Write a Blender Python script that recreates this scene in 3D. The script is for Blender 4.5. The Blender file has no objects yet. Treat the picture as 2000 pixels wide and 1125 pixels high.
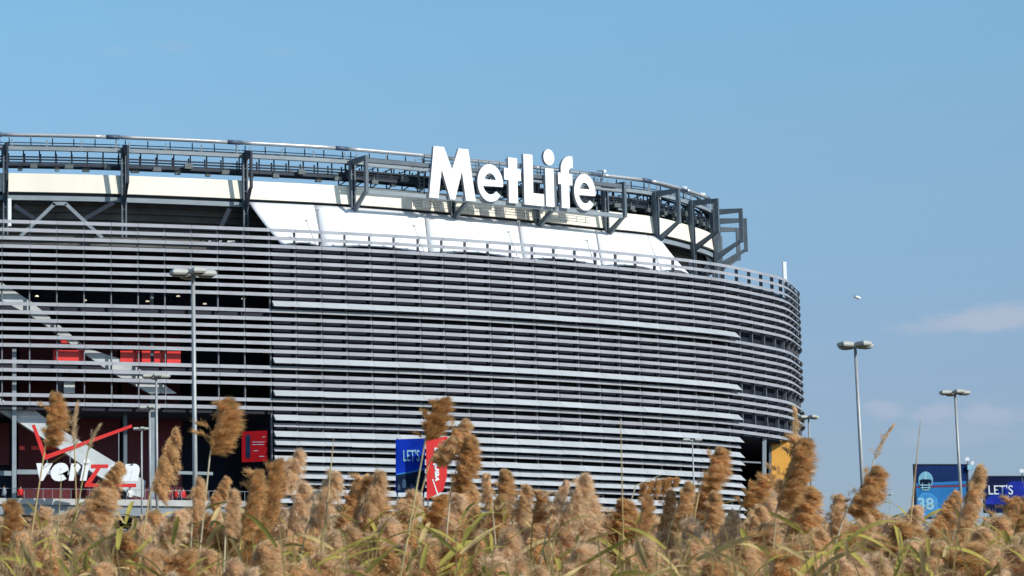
import bpy, math, random
import numpy as np
from mathutils import Vector, Matrix
random.seed(7)
rng = np.random.default_rng(11)
C = bpy.context.scene.collection
SC = bpy.context.scene

# ------------------------------------------------------------------ camera, sky, sun, exposure
F, CX, CY, TILT, CZ = 5556.0, 0.0, 562.5, 0.14336, 1.7      # focal length in photo pixels, tilt up, eye height
cam_d = bpy.data.cameras.new('camera'); cam = bpy.data.objects.new('camera', cam_d); C.objects.link(cam)
cam.location = (0, 0, CZ); cam.rotation_euler = (math.pi/2 + TILT, 0, 0)
cam_d.sensor_width = 36; cam_d.lens = F/2000*36; cam_d.shift_x = 0.5   # the photograph is the right half of a wider frame
cam_d.clip_start = 0.5; cam_d.clip_end = 20000
cam_d.dof.use_dof = True; cam_d.dof.focus_distance = 200; cam_d.dof.aperture_fstop = 11
SC.camera = cam

SUN_EL, SUN_AZ = math.radians(35), math.radians(47)          # azimuth: to the right of straight behind the camera
to_sun = Vector((math.sin(SUN_AZ)*math.cos(SUN_EL), -math.cos(SUN_AZ)*math.cos(SUN_EL), math.sin(SUN_EL)))
sun_d = bpy.data.lights.new('sun', 'SUN'); sun_d.energy = 4.3; sun_d.angle = math.radians(0.5); sun_d.color = (1, .955, .88)
sun = bpy.data.objects.new('sun', sun_d); C.objects.link(sun); sun.location = (200, -200, 200)
sun.rotation_euler = to_sun.to_track_quat('Z', 'Y').to_euler()

world = bpy.data.worlds.new('World'); SC.world = world; world.use_nodes = True
nt = world.node_tree; nt.nodes.clear()
def wn(t, **k):
    n = nt.nodes.new(t)
    for a, b in k.items(): setattr(n, a, b)
    return n
sky = wn('ShaderNodeTexSky', sky_type='NISHITA', sun_disc=False, sun_elevation=SUN_EL, sun_rotation=math.atan2(to_sun.x, to_sun.y))
sky.air_density = 1.0; sky.dust_density = 0.6; sky.ozone_density = 2.0
tc = wn('ShaderNodeTexCoord'); sep = wn('ShaderNodeSeparateXYZ')
L = nt.links.new
L(tc.outputs['Generated'], sep.inputs[0])
grade = wn('ShaderNodeValToRGB')                                # colour balance of the clear air from the horizon up
ge = grade.color_ramp.elements; ge.new(.10); ge.new(.18)
for e_, p_, c_ in zip(ge, (.05, .10, .18, .235), ((.63, .685, .89), (.745, .79, .96), (.935, 1.10, 1.155), (1.0, 1.33, 1.33))): e_.position = p_; e_.color = c_ + (1,)
tint = wn('ShaderNodeMixRGB', blend_type='MULTIPLY'); tint.inputs['Fac'].default_value = 1
L(sep.outputs['Z'], grade.inputs[0]); L(sky.outputs[0], tint.inputs['Color1']); L(grade.outputs[0], tint.inputs['Color2'])
nz = wn('ShaderNodeTexNoise'); nz.inputs['Scale'].default_value = 1; nz.inputs['Detail'].default_value = 7; nz.inputs['Roughness'].default_value = .58
mp = wn('ShaderNodeMapping'); mp.inputs['Scale'].default_value = (85, 85, 210); mp.inputs['Location'].default_value = (3.1, 0, 1.7)
L(tc.outputs['Generated'], mp.inputs['Vector']); L(mp.outputs[0], nz.inputs['Vector'])
def cloud(px, py, wx, wz, k):
    """a small cloud around the direction of photo pixel (px, py); wx, wz its half sizes in radians"""
    d = Vector(((px-CX)/F, math.cos(TILT)-(CY-py)/F*math.sin(TILT), math.sin(TILT)+(CY-py)/F*math.cos(TILT))).normalized()
    su = wn('ShaderNodeVectorMath', operation='SUBTRACT'); su.inputs[1].default_value = d
    sc = wn('ShaderNodeVectorMath', operation='MULTIPLY'); sc.inputs[1].default_value = (1/wx, 1/wx, 1/wz)
    ln = wn('ShaderNodeVectorMath', operation='LENGTH')
    ad = wn('ShaderNodeMath', operation='MULTIPLY_ADD'); ad.inputs[1].default_value = -.62
    r = wn('ShaderNodeMapRange', interpolation_type='SMOOTHSTEP'); r.inputs['From Min'].default_value = -.08; r.inputs['From Max'].default_value = .42; r.inputs['To Max'].default_value = min(1, k*1.25)
    L(tc.outputs['Generated'], su.inputs[0]); L(su.outputs[0], sc.inputs[0]); L(sc.outputs[0], ln.inputs[0])
    L(ln.outputs['Value'], ad.inputs[0]); L(nz.outputs['Fac'], ad.inputs[2]); L(ad.outputs[0], r.inputs['Value']); return r.outputs[0]
acc = None
for c in ((1930, 625, .030, .0065, .62), (1985, 608, .016, .005, .5), (1800, 640, .018, .004, .30), (1730, 800, .014, .005, .42), (1830, 806, .014, .006, .45), (1925, 812, .018, .007, .42), (1860, 850, .030, .006, .22), (340, 90, .012, .003, .10), (225, 98, .012, .003, .08), (560, 98, .012, .003, .08)):
    o_ = cloud(*c)
    if acc is None: acc = o_
    else:
        m_ = wn('ShaderNodeMath', operation='MAXIMUM'); L(acc, m_.inputs[0]); L(o_, m_.inputs[1]); acc = m_.outputs[0]
mix = wn('ShaderNodeMixRGB'); mix.inputs['Color2'].default_value = (4.1, 4.65, 5.75, 1)
bg = wn('ShaderNodeBackground'); bg.inputs['Strength'].default_value = .11
out = wn('ShaderNodeOutputWorld')
L(acc, mix.inputs['Fac']); L(tint.outputs[0], mix.inputs['Color1']); L(mix.outputs[0], bg.inputs['Color']); L(bg.outputs[0], out.inputs['Surface'])

SC.view_settings.view_transform = 'Standard'; SC.view_settings.look = 'None'
SC.view_settings.exposure = 0; SC.view_settings.gamma = 1; SC.view_settings.use_curve_mapping = False
SC.render.engine = 'CYCLES'; SC.cycles.use_denoising = True; SC.cycles.denoiser = 'OPENIMAGEDENOISE'
SC.cycles.max_bounces = 8; SC.cycles.diffuse_bounces = 6; SC.cycles.transmission_bounces = 6; SC.cycles.transparent_max_bounces = 4

# ------------------------------------------------------------------ helpers
ST, CT = math.sin(TILT), math.cos(TILT)
def W(px, py, Y):
    """the point at depth Y that the photograph shows at pixel (px, py)"""
    u = (CY - py)/F; k = Y/(CT - u*ST)
    return Vector(((px - CX)/F*k, Y, CZ + (ST + u*CT)*k))
def zat(py, Y): return W(0, py, Y).z

def mat(name, col, rough=.6, metal=0, var=.12, scale=1.5, bump=0, spec=.4, emit=0, streak=False, rand=0):
    m = bpy.data.materials.new(name); m.use_nodes = True
    n = m.node_tree; b = n.nodes['Principled BSDF']
    b.inputs['Roughness'].default_value = rough; b.inputs['Metallic'].default_value = metal
    b.inputs['Specular IOR Level'].default_value = spec
    t = n.nodes.new('ShaderNodeTexCoord'); x = n.nodes.new('ShaderNodeTexNoise')
    x.inputs['Scale'].default_value = scale; x.inputs['Detail'].default_value = 5
    if streak:
        mp = n.nodes.new('ShaderNodeMapping'); mp.inputs['Scale'].default_value = (1, 1, .15)
        n.links.new(t.outputs['Object'], mp.inputs[0]); n.links.new(mp.outputs[0], x.inputs['Vector'])
    else: n.links.new(t.outputs['Object'], x.inputs['Vector'])
    r = n.nodes.new('ShaderNodeValToRGB'); e = r.color_ramp.elements
    e[0].position, e[1].position = .3, .7
    e[0].color = [c*(1-var) for c in col] + [1]; e[1].color = [min(1, c*(1+var)) for c in col] + [1]
    n.links.new(x.outputs['Fac'], r.inputs[0]); last = r.outputs[0]
    if rand:
        oi = n.nodes.new('ShaderNodeObjectInfo'); mr = n.nodes.new('ShaderNodeMapRange'); mr.inputs['To Min'].default_value = 1-rand; mr.inputs['To Max'].default_value = 1+rand
        vm = n.nodes.new('ShaderNodeVectorMath'); vm.operation = 'SCALE'; n.links.new(oi.outputs['Random'], mr.inputs['Value']); n.links.new(last, vm.inputs[0]); n.links.new(mr.outputs[0], vm.inputs['Scale']); last = vm.outputs[0]
    n.links.new(last, b.inputs['Base Color'])
    if emit:
        b.inputs['Emission Color'].default_value = list(col) + [1]; b.inputs['Emission Strength'].default_value = emit
    if bump:
        bp = n.nodes.new('ShaderNodeBump'); bp.inputs['Strength'].default_value = bump
        n.links.new(x.outputs['Fac'], bp.inputs['Height']); n.links.new(bp.outputs[0], b.inputs['Normal'])
    return m

M = dict(
 louver=mat('louver_aluminium', (.30, .31, .338), .45, 0, .12, .5, streak=True, rand=.05),
 panel=mat('panel_aluminium_lit', (.42, .445, .47), .45, 0, .07, .6, streak=True, rand=.06),  # same metal as the louvers, paler: light on its tilt put into colour
 mullion=mat('mullion_paint', (.17, .185, .215), .5),
 dark=mat('interior_shade_tone', (.008, .012, .025), .9, 0, .3, .5),  # concourse shade behind the louvers put into a near-black colour
 slab=mat('slab_shade_tone', (.022, .024, .04), .8, 0, .25, .5),  # dark so sunlit floor edges look shaded; the shade is in the colour
 maroon=mat('maroon_cladding', (.10, .008, .014), .6, 0, .25, .6, streak=True),
 red=mat('red_enamel', (.72, .035, .03), .4, 0, .05),
 redstrip=mat('red_strip_enamel', (.75, .05, .035), .5, 0, .05),  # plain bright red of the thin strips
 escal=mat('pale_stair_cladding', (.50, .54, .55), .5, 0, .1, .7),
 cream=mat('cream_fascia', (.80, .75, .635), .6, 0, .05, .35, streak=True),
 canopy=mat('white_membrane', (.83, .84, .86), .7, 0, .03, .3),
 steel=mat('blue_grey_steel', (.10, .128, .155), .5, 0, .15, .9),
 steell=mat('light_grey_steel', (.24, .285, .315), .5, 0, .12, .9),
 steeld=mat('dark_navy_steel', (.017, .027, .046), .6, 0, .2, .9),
 tube=mat('pale_tube_metal', (.46, .48, .50), .3, .3, .08, .6),
 sleeve=mat('navy_sleeve', (.07, .10, .16), .5),
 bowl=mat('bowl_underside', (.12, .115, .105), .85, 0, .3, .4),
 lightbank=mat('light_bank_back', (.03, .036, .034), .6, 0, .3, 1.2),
 flood=mat('floodlight_grey', (.10, .12, .12), .5),
 white=mat('white_sign_face', (.88, .89, .90), .45, 0, .02),
 signside=mat('sign_return_grey', (.30, .32, .36), .5),
 concrete=mat('pale_concrete', (.50, .50, .48), .8, 0, .12, .8),
 blue=mat('banner_blue', (.006, .034, .40), .9, 0, .3, .5, spec=.05, bump=.15),
 navy=mat('banner_navy', (.008, .018, .045), .9, 0, .4, 1.2, spec=.05),
 cyan=mat('print_pale_cyan', (.25, .50, .62), .6, 0, .15),
 banred=mat('banner_red', (.70, .05, .05), .9, 0, .1, .6, spec=.05, bump=.15),
 orange=mat('orange_panel', (.75, .36, .05), .55, 0, .12, .5),
 pole=mat('galvanised_pole', (.33, .345, .35), .45, .2, .12, 2),
 lamphead=mat('lamp_housing', (.40, .41, .38), .55, 0, .1, 3),
 lens=mat('lamp_lens', (.10, .11, .11), .2),
 lamp=mat('ceiling_lamp_glow', (1, .86, .6), .5, emit=.75),
 asph=mat('asphalt', (.05, .05, .052), .9, 0, .2, .6),
 carwhite=mat('white_car_paint', (.75, .76, .77), .25, 0, .03, spec=.6),
 carsilver=mat('silver_car_paint', (.42, .44, .46), .25, .4, .05, spec=.6),
 glass=mat('car_glass', (.015, .02, .025), .08, spec=.8),
 tyre=mat('rubber', (.02, .02, .02), .9),
 skin=mat('skin', (.45, .27, .19), .6), hair=mat('dark_hair', (.02, .015, .012), .8),
 jeans=mat('dark_jeans', (.03, .04, .07), .9),
 shirtw=mat('white_shirt', (.72, .72, .72), .9), shirtr=mat('red_shirt', (.6, .03, .03), .9),
 shirtb=mat('blue_jacket', (.02, .03, .12), .9),
 bark=mat('grey_bark', (.12, .09, .07), .9), redleaf=mat('dark_red_leaf', (.22, .012, .02), .6, 0, .4, 3),
)
def mat_reed(name, cols, trans=.35, hue_noise=True):
    m = bpy.data.materials.new(name); m.use_nodes = True; n = m.node_tree; n.nodes.clear(); K = n.links.new
    o = n.nodes.new('ShaderNodeOutputMaterial'); d = n.nodes.new('ShaderNodeBsdfDiffuse'); tr = n.nodes.new('ShaderNodeBsdfTranslucent')
    mx = n.nodes.new('ShaderNodeMixShader'); mx.inputs[0].default_value = trans
    oi = n.nodes.new('ShaderNodeObjectInfo'); r = n.nodes.new('ShaderNodeValToRGB')
    el = r.color_ramp.elements
    while len(el) < len(cols): el.new(.5)
    for i, c in enumerate(cols): el[i].position = i/(len(cols)-1); el[i].color = list(c) + [1]
    tc = n.nodes.new('ShaderNodeTexCoord'); nz = n.nodes.new('ShaderNodeTexNoise'); nz.inputs['Scale'].default_value = 9; nz.inputs['Detail'].default_value = 3
    K(tc.outputs['Object'], nz.inputs['Vector'])
    rr = n.nodes.new('ShaderNodeMapRange'); rr.inputs['From Min'].default_value = .3; rr.inputs['From Max'].default_value = .7
    rr.inputs['To Min'].default_value = .72; rr.inputs['To Max'].default_value = 1.22; K(nz.outputs['Fac'], rr.inputs['Value'])
    mu = n.nodes.new('ShaderNodeVectorMath'); mu.operation = 'SCALE'
    K(oi.outputs['Random'], r.inputs[0]); K(r.outputs[0], mu.inputs[0]); K(rr.outputs[0], mu.inputs['Scale'])
    for s in (d, tr): K(mu.outputs[0], s.inputs['Color'])
    K(d.outputs[0], mx.inputs[1]); K(tr.outputs[0], mx.inputs[2]); K(mx.outputs[0], o.inputs['Surface'])
    return m
M['plume_d'] = mat_reed('tawny_plume_fibre', [(.75, .475, .215), (.82, .56, .29), (.64, .375, .15), (.83, .59, .33)], .44)
M['plume_l'] = mat_reed('buff_plume_fibre', [(.86, .64, .40), (.78, .56, .33), (.88, .685, .47), (.82, .57, .30)], .45)
M['stem'] = mat_reed('straw_stem', [(.60, .46, .22), (.50, .36, .17), (.62, .54, .40), (.42, .36, .12)], .1)
M['straw'] = mat_reed('straw_blade', [(.58, .44, .20), (.58, .44, .20)], .3)
M['leaf'] = mat_reed('reed_leaf_blade', [(.55, .47, .11), (.40, .36, .08), (.64, .49, .18), (.24, .23, .05), (.60, .50, .12)], .4)

class MB:
    def __init__(s): s.v = []; s.f = []; s.mi = []
    def add(s, v, f, mi=0):
        b = len(s.v); s.v += [tuple(p) for p in v]; s.f += [tuple(i + b for i in q) for q in f]; s.mi += [mi]*len(f)
    def box(s, o, a, b, c, mi=0):
        """box from corner o along the vectors a, b, c"""
        o, a, b, c = map(Vector, (o, a, b, c))
        v = [o, o+a, o+a+b, o+b, o+c, o+a+c, o+a+b+c, o+b+c]
        f = [(0,3,2,1), (4,5,6,7), (0,1,5,4), (1,2,6,5), (2,3,7,6), (3,0,4,7)]
        if a.cross(b).dot(c) < 0: f = [q[::-1] for q in f]
        s.add(v, f, mi)
    def cbox(s, x, y, z, sx, sy, sz, mi=0): s.box((x-sx/2, y-sy/2, z-sz/2), (sx,0,0), (0,sy,0), (0,0,sz), mi)
    def bar(s, p, q, w, h=None, up=(0,0,1), mi=0):
        p, q = Vector(p), Vector(q); d = (q-p); h = h or w
        if d.length < 1e-6: return
        u = Vector(up); r = d.cross(u)
        if r.length < 1e-4: r = d.cross(Vector((1,0,0)))
        r.normalize(); u = r.cross(d).normalized()
        s.box(p - r*w/2 - u*h/2, r*w, d, u*h, mi)
    def tube(s, pts, rad, n=6, mi=0, cap=True):
        pts = [Vector(p) for p in pts]; rad = rad if isinstance(rad, (list, tuple)) else [rad]*len(pts)
        v = []; f = []
        for i, p in enumerate(pts):
            d = (pts[min(i+1, len(pts)-1)] - pts[max(i-1, 0)]).normalized()
            a = d.cross(Vector((0,1,0.01))); a = a.normalized() if a.length > 1e-4 else Vector((1,0,0)); b = d.cross(a)
            v += [p + (a*math.cos(k*2*math.pi/n) + b*math.sin(k*2*math.pi/n))*rad[i] for k in range(n)]
        for i in range(len(pts)-1):
            for k in range(n): f.append((i*n+k, i*n+(k+1) % n, (i+1)*n+(k+1) % n, (i+1)*n+k))
        if cap: f += [tuple(range(n))[::-1], tuple(range((len(pts)-1)*n, len(pts)*n))]
        s.add(v, f, mi)
    def mesh(s, name):
        m = bpy.data.meshes.new(name); m.from_pydata(s.v, [], s.f)
        if any(s.mi): m.polygons.foreach_set('material_index', s.mi)
        m.update(); return m
    def build(s, name, ms, parent=None, smooth=False):
        m = s.mesh(name)
        for x in (ms if isinstance(ms, (list, tuple)) else [ms]): m.materials.append(x)
        if smooth: m.polygons.foreach_set('use_smooth', [True]*len(m.polygons))
        return link(name, m, parent)
def link(name, m, parent=None):
    o = bpy.data.objects.new(name, m); C.objects.link(o)
    if parent:
        o.parent = parent; o.matrix_parent_inverse = wmat(parent).inverted()
    return o
def wmat(o):
    m = o.matrix_basis
    return (wmat(o.parent) @ o.matrix_parent_inverse @ m) if o.parent else m
def tag(o, label=None, cat=None, group=None, kind=None):
    if label: o['label'] = label
    if cat: o['category'] = cat
    if group: o['group'] = group
    if kind: o['kind'] = kind
    return o
def thing(name, label, cat, loc=(0,0,0), group=None):
    o = bpy.data.objects.new(name, None); C.objects.link(o); o.location = loc; o.empty_display_size = .3
    return tag(o, label, cat, group)

class Curve:
    """a smooth plan line; s is arc length, T runs to the right, N looks outward (towards the camera side)"""
    def __init__(s, pts):
        P = np.array(pts, float); P = np.vstack([2*P[0]-P[1], P, 2*P[-1]-P[-2]]); o = []
        for i in range(1, len(P)-2):
            a, b, c, d = P[i-1], P[i], P[i+1], P[i+2]
            t0 = 0; t1 = np.linalg.norm(b-a)**.5; t2 = t1+np.linalg.norm(c-b)**.5; t3 = t2+np.linalg.norm(d-c)**.5
            for t in np.linspace(t1, t2, 40, endpoint=False):
                A1 = (t1-t)/(t1-t0)*a+(t-t0)/(t1-t0)*b; A2 = (t2-t)/(t2-t1)*b+(t-t1)/(t2-t1)*c; A3 = (t3-t)/(t3-t2)*c+(t-t2)/(t3-t2)*d
                B1 = (t2-t)/(t2-t0)*A1+(t-t0)/(t2-t0)*A2; B2 = (t3-t)/(t3-t1)*A2+(t-t1)/(t3-t1)*A3
                o.append((t2-t)/(t2-t1)*B1+(t-t1)/(t2-t1)*B2)
        o.append(P[-2]); s.P = np.array(o)
        for _ in range(30): s.P[1:-1] = .25*s.P[:-2]+.5*s.P[1:-1]+.25*s.P[2:]
        s.S = np.concatenate([[0], np.cumsum(np.linalg.norm(np.diff(s.P, axis=0), axis=1))]); s.len = s.S[-1]
    def xy(s, u): return np.array([np.interp(u, s.S, s.P[:,0]), np.interp(u, s.S, s.P[:,1])])
    def fr(s, u):
        p = s.xy(u); t = s.xy(min(u+.4, s.len)) - s.xy(max(u-.4, 0)); t /= np.linalg.norm(t)
        return p, t, np.array([t[1], -t[0]])
    def pt(s, u, o=0, z=0):
        p, t, n = s.fr(u); return Vector((p[0]+n[0]*o, p[1]+n[1]*o, z))
    def s_px(s, px, z, o=0):
        """arc length whose point at height z shows at photo column px"""
        best = None
        for u in np.arange(0, s.len, .05):
            p, t, n = s.fr(u); x, y = p+n*o; w = y*CT+(z-CZ)*ST; e = F*x/w+CX-px
            if e >= 0: return u
        return s.len
    def s_x(s, x):
        i = np.argmax(s.P[:,0] >= x); return s.S[i]
    def sweep(s, mb, us, prof, mi=0, caps=True, inset=None):
        n = len(prof); v = []; f = []
        for i, u in enumerate(us):
            p, t, nn = s.fr(u); d = inset[i] if inset else 0
            v += [(p[0]+nn[0]*(o-d), p[1]+nn[1]*(o-d), z) for o, z in prof]
        for i in range(len(us)-1):
            for k in range(n): f.append((i*n+k, (i+1)*n+k, (i+1)*n+(k+1) % n, i*n+(k+1) % n))
        if caps: f += [tuple(range(n)), tuple(range((len(us)-1)*n, len(us)*n))[::-1]]
        mb.add(v, f, mi)
def steps(a, b, d=1.2): return list(np.linspace(a, b, max(2, int(math.ceil((b-a)/d))+1)))
def rect(o0, o1, z0, z1): return [(o0, z0), (o0, z1), (o1, z1), (o1, z0)]

wall = Curve([(-34,250.3), (-17,251.8), (0,253.8), (25.4,258.8), (48.4,266.7), (69.7,278.5), (76.8,285.2), (80.7,290), (83.2,295.2), (84.7,299), (85.7,304), (85.8,311), (83.6,321), (78,333)])
ring = Curve([(-34,260), (-17,260.8), (0,262), (10.6,263.2), (23.9,266.2), (33.7,269.1), (48,275.7), (61,283), (66.8,286.4), (71.7,291.7), (75.4,297), (77.4,302.8), (78.2,309), (77,317), (72,328)])

# ------------------------------------------------------------------ ground
GZ = 14.0
def terrain(y):
    t = min(1, max(0, (y-60)/165)); return GZ*t*t*(3-2*t)*.0 + GZ*t
gm = mat('marsh_ground', (.11, .085, .05), .95, 0, .4, .15, bump=.3)
g = MB(); ys = [-3000, -200, 0, 40, 60, 100, 140, 180, 225, 260, 340, 500, 900, 2500, 9000]; xs = [-6000, -1500, -400, -150, -60, 0, 60, 120, 200, 400, 1500, 6000]
for y in ys:
    for x in xs: g.v.append((x, y, terrain(y)))
for j in range(len(ys)-1):
    for i in range(len(xs)-1):
        k = j*len(xs)+i; g.f.append((k, k+1, k+1+len(xs), k+len(xs))); g.mi.append(0)
tag(g.build('ground', gm), kind='structure')
g = MB(); g.box((-80, 228, GZ+.004), (250,0,0), (0,90,0), (0,0,.02)); tag(g.build('parking_apron', M['asph']), kind='structure')

# ------------------------------------------------------------------ stadium
PITCH = .75
Z1 = CZ + 42.9                                   # top edge of the uppermost louver
def zl(k): return Z1 - PITCH*(k-1)
stad = thing('stadium', 'huge curved stadium wrapped in grey metal louvers with an open steel ring on top', 'stadium', (40, 300, GZ))
zm = zl(12)
s_a = 0.4                                        # louvers start well left of the frame
s_w0 = wall.s_px(538, zl(10)); s_w1 = wall.s_px(1436, zl(10)); s_e = wall.s_px(1560, zl(10)) - .2; s_end = wall.len - .3
BAY = 2.512; s_first = wall.s_px(4, zl(3))
mull = [s_first + BAY*i for i in range(-14, 80) if s_a < s_first + BAY*i < s_end]
s_w0 = min(mull, key=lambda s: abs(s-s_w0)) + .12
WIDE = [10, 17, 21, 24, 26, 27, 29, 30, 31, 33, 34, 36, 37]; NARROW_IN = [25, 28, 32, 35]
NARROW = [k for k in range(1, 24) if k not in (10, 17, 21)]
def nprof(k, thin=False):
    z = zl(k); h, o = .35, .22
    return [(.0, z), (o, z-h), (.04, z-h+.05)]
def wprof(k):
    z = zl(k) + .02 + random.gauss(0, .008); h, o = .57, .60
    return [(.02, z), (o, z-h), (.05, z-h+.07)]
def grooved(a, b):
    us = []; ins = []
    cuts = [m for m in mull if a+.2 < m < b-.2]
    pts = [(u, 0) for u in steps(a, b, .9) if all(abs(u-m) > .1 for m in cuts)]
    for m in cuts: pts += [(m-.03, 0), (m-.012, .05), (m+.012, .05), (m+.03, 0)]
    pts.sort(); return [p[0] for p in pts], [p[1] for p in pts]
for k in NARROW:
    mb = MB(); us, ins = grooved(s_a, s_end); wall.sweep(mb, us, nprof(k), inset=ins); mb.build('louver', M['louver'], stad)
for k in NARROW_IN:
    for a, b in ((s_w0, s_w1), (s_e, s_end)):
        mb = MB(); us, ins = grooved(a, b); wall.sweep(mb, us, nprof(k), inset=ins); mb.build('louver', M['louver'], stad)
npan = 0
for k in WIDE:
    for a, b in (((s_w0, s_w1),) if k in (10, 17, 21) else ((s_w0, s_w1), (s_e, s_end))):
        edges = [a] + [m for m in mull if a+.3 < m < b-.3] + [b]
        for i in range(len(edges)-1):
            mb = MB(); wall.sweep(mb, steps(edges[i]+.012, edges[i+1]-.012, 1.3), wprof(k)); mb.build('louver_panel', M['panel'], stad); npan += 1
print('louver panels', npan)
z_open = zl(23) - .45                            # head of the open ground storey
for s in mull:
    zb = z_open if (s < s_w0-.5 or s_w1+.5 < s < s_e-.5) else GZ
    mb = MB(); p, t, n = wall.fr(s); zt = zl(1)-.05
    mb.box((p[0]-t[0]*.05-n[0]*.48, p[1]-t[1]*.05-n[1]*.48, zb), (t[0]*.10, t[1]*.10, 0), (n[0]*.34, n[1]*.34, 0), (0, 0, zt-zb)); mb.build('mullion', M['mullion'], stad)
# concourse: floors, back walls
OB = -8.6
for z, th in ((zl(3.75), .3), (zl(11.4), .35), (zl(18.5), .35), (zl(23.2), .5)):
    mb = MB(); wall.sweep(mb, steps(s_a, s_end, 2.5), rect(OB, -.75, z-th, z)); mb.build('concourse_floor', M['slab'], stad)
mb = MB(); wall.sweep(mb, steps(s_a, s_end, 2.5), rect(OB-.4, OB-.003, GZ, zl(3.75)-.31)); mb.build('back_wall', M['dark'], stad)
mb = MB(); wall.sweep(mb, steps(s_w0+.1, s_w1-.1, 2.5), rect(-1.6, -1.4, GZ, zl(23.2)-.505)); mb.build('shade_backing', M['dark'], stad)
mb = MB(); wall.sweep(mb, steps(s_w0+.35, s_end-.1, 1.0), rect(-.72, -.6, zl(23.2)-.55, zl(3.2))); mb.build('shade_backing', M['dark'], stad)  # added sheet close behind the louvers, its colour carries the concourse shade
mb = MB(); wall.sweep(mb, steps(s_e+.2, s_end-.1, 1.0), rect(-.72, -.6, GZ, zl(23.2)-.56)); mb.build('shade_backing', M['dark'], stad)
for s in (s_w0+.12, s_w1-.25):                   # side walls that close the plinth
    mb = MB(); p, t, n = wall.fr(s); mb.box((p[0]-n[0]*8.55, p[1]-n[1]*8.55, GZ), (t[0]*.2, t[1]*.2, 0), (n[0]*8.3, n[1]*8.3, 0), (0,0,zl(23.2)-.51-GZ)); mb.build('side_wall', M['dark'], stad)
def wp(px, py, o):
    """point on the wall plan offset o that shows at (px, py)"""
    for _ in range(1):
        Y = 262.0
        for _ in range(12):
            q = W(px, py, Y); u = wall.s_px_fast(q.x) if hasattr(wall, 's_px_fast') else None
            i = np.searchsorted(wall.P[:320,0], q.x); i = min(max(i,1), len(wall.P)-1)
            u = wall.S[i-1] + (q.x-wall.P[i-1,0])/(wall.P[i,0]-wall.P[i-1,0])*(wall.S[i]-wall.S[i-1])
            p, t, n = wall.fr(u); Y = p[1] + o*(n[1] - n[0]*t[1]/t[0]*1.0) if abs(o) > 0 else p[1]
    return W(px, py, Y)
def slabpoly(name, pts, o, th, m, parent):
    """flat polygon (photo outline) built at its own distance with a thickness"""
    P = [wp(x, y, o) for x, y in pts]; d = Vector((.2, -1, 0)).normalized()*th; n = len(P)
    mb = MB(); mb.add(P + [p-d for p in P], [tuple(range(n))[::-1], tuple(range(n, 2*n))] + [(i, (i+1) % n, n+(i+1) % n, n+i) for i in range(n)])
    return mb.build(name, m, parent)
# maroon cladding, red bands, escalator casings, columns of the left bay
for a, b, y0, y1 in ((-90, 30, 655, 800), (38, 230, 655, 800), (238, 352, 655, 800), (-60, 18, 826, 908), (36, 120, 812, 985), (122, 234, 812, 985), (250, 356, 806, 985)):
    slabpoly('maroon_panel', [(a, y0), (a, y1), (b, y1), (b, y0)], -7.6, .2, M['maroon'], stad)
for q in ([(104, 684), (166, 684), (164, 706), (104, 706)], [(235, 685), (273, 685), (273, 708), (235, 708)], [(277, 685), (294, 685), (294, 708), (277, 708)], [(301, 686), (322, 686), (322, 709), (301, 709)], [(326, 686), (353, 686), (353, 710), (326, 710)], [(118, 662), (128, 662), (134, 672), (120, 672)]):
    slabpoly('red_panel', q, -.62, .1, M['red'], stad)
for x in (38, 62, 88): slabpoly('red_strip', [(x, 871), (x, 878), (x+(10 if x==38 else 24), 879), (x+(10 if x==38 else 24), 872)], -3, .1, M['redstrip'], stad)
slabpoly('escalator_casing', [(-45, 520), (34, 572), (62, 590), (170, 680), (250, 706), (345, 768), (292, 768), (215, 726), (150, 680), (75, 625), (-45, 560)], -.72, .5, M['escal'], stad)
slabpoly('escalator_casing', [(-40, 757), (33, 795), (62, 796), (110, 833), (225, 903), (285, 940), (280, 972), (262, 968), (184, 925), (110, 872), (33, 822), (-40, 780)], -1.4, .6, M['escal'], stad)
slabpoly('escalator_shaft', [(125, 741), (146, 741), (146, 768), (125, 768)], -.9, .4, M['escal'], stad)
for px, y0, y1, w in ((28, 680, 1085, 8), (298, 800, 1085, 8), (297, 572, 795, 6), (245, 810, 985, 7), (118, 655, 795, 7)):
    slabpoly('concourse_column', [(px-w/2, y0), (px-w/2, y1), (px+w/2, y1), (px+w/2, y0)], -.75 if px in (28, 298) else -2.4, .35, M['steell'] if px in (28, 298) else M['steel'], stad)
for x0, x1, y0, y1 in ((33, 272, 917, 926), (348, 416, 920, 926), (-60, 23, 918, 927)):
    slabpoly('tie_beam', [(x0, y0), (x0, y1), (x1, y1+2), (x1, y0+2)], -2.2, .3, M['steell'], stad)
# ceiling lamps in the open storeys
for px, py in ((72, 578), (288, 588), (348, 578), (400, 593), (475, 583), (166, 586), (635, 512), (710, 607), (1252, 537), (505, 800), (320, 803), (184, 804), (840, 643), (922, 648), (1292, 577), (1318, 574)):
    q = wp(px, py, -2.6); mb = MB(); mb.tube([q + Vector((0,0,.04)), q - Vector((0,0,.06))], [.14, .19], 8); mb.build('ceiling_lamp', M['lamp'], stad)
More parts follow.
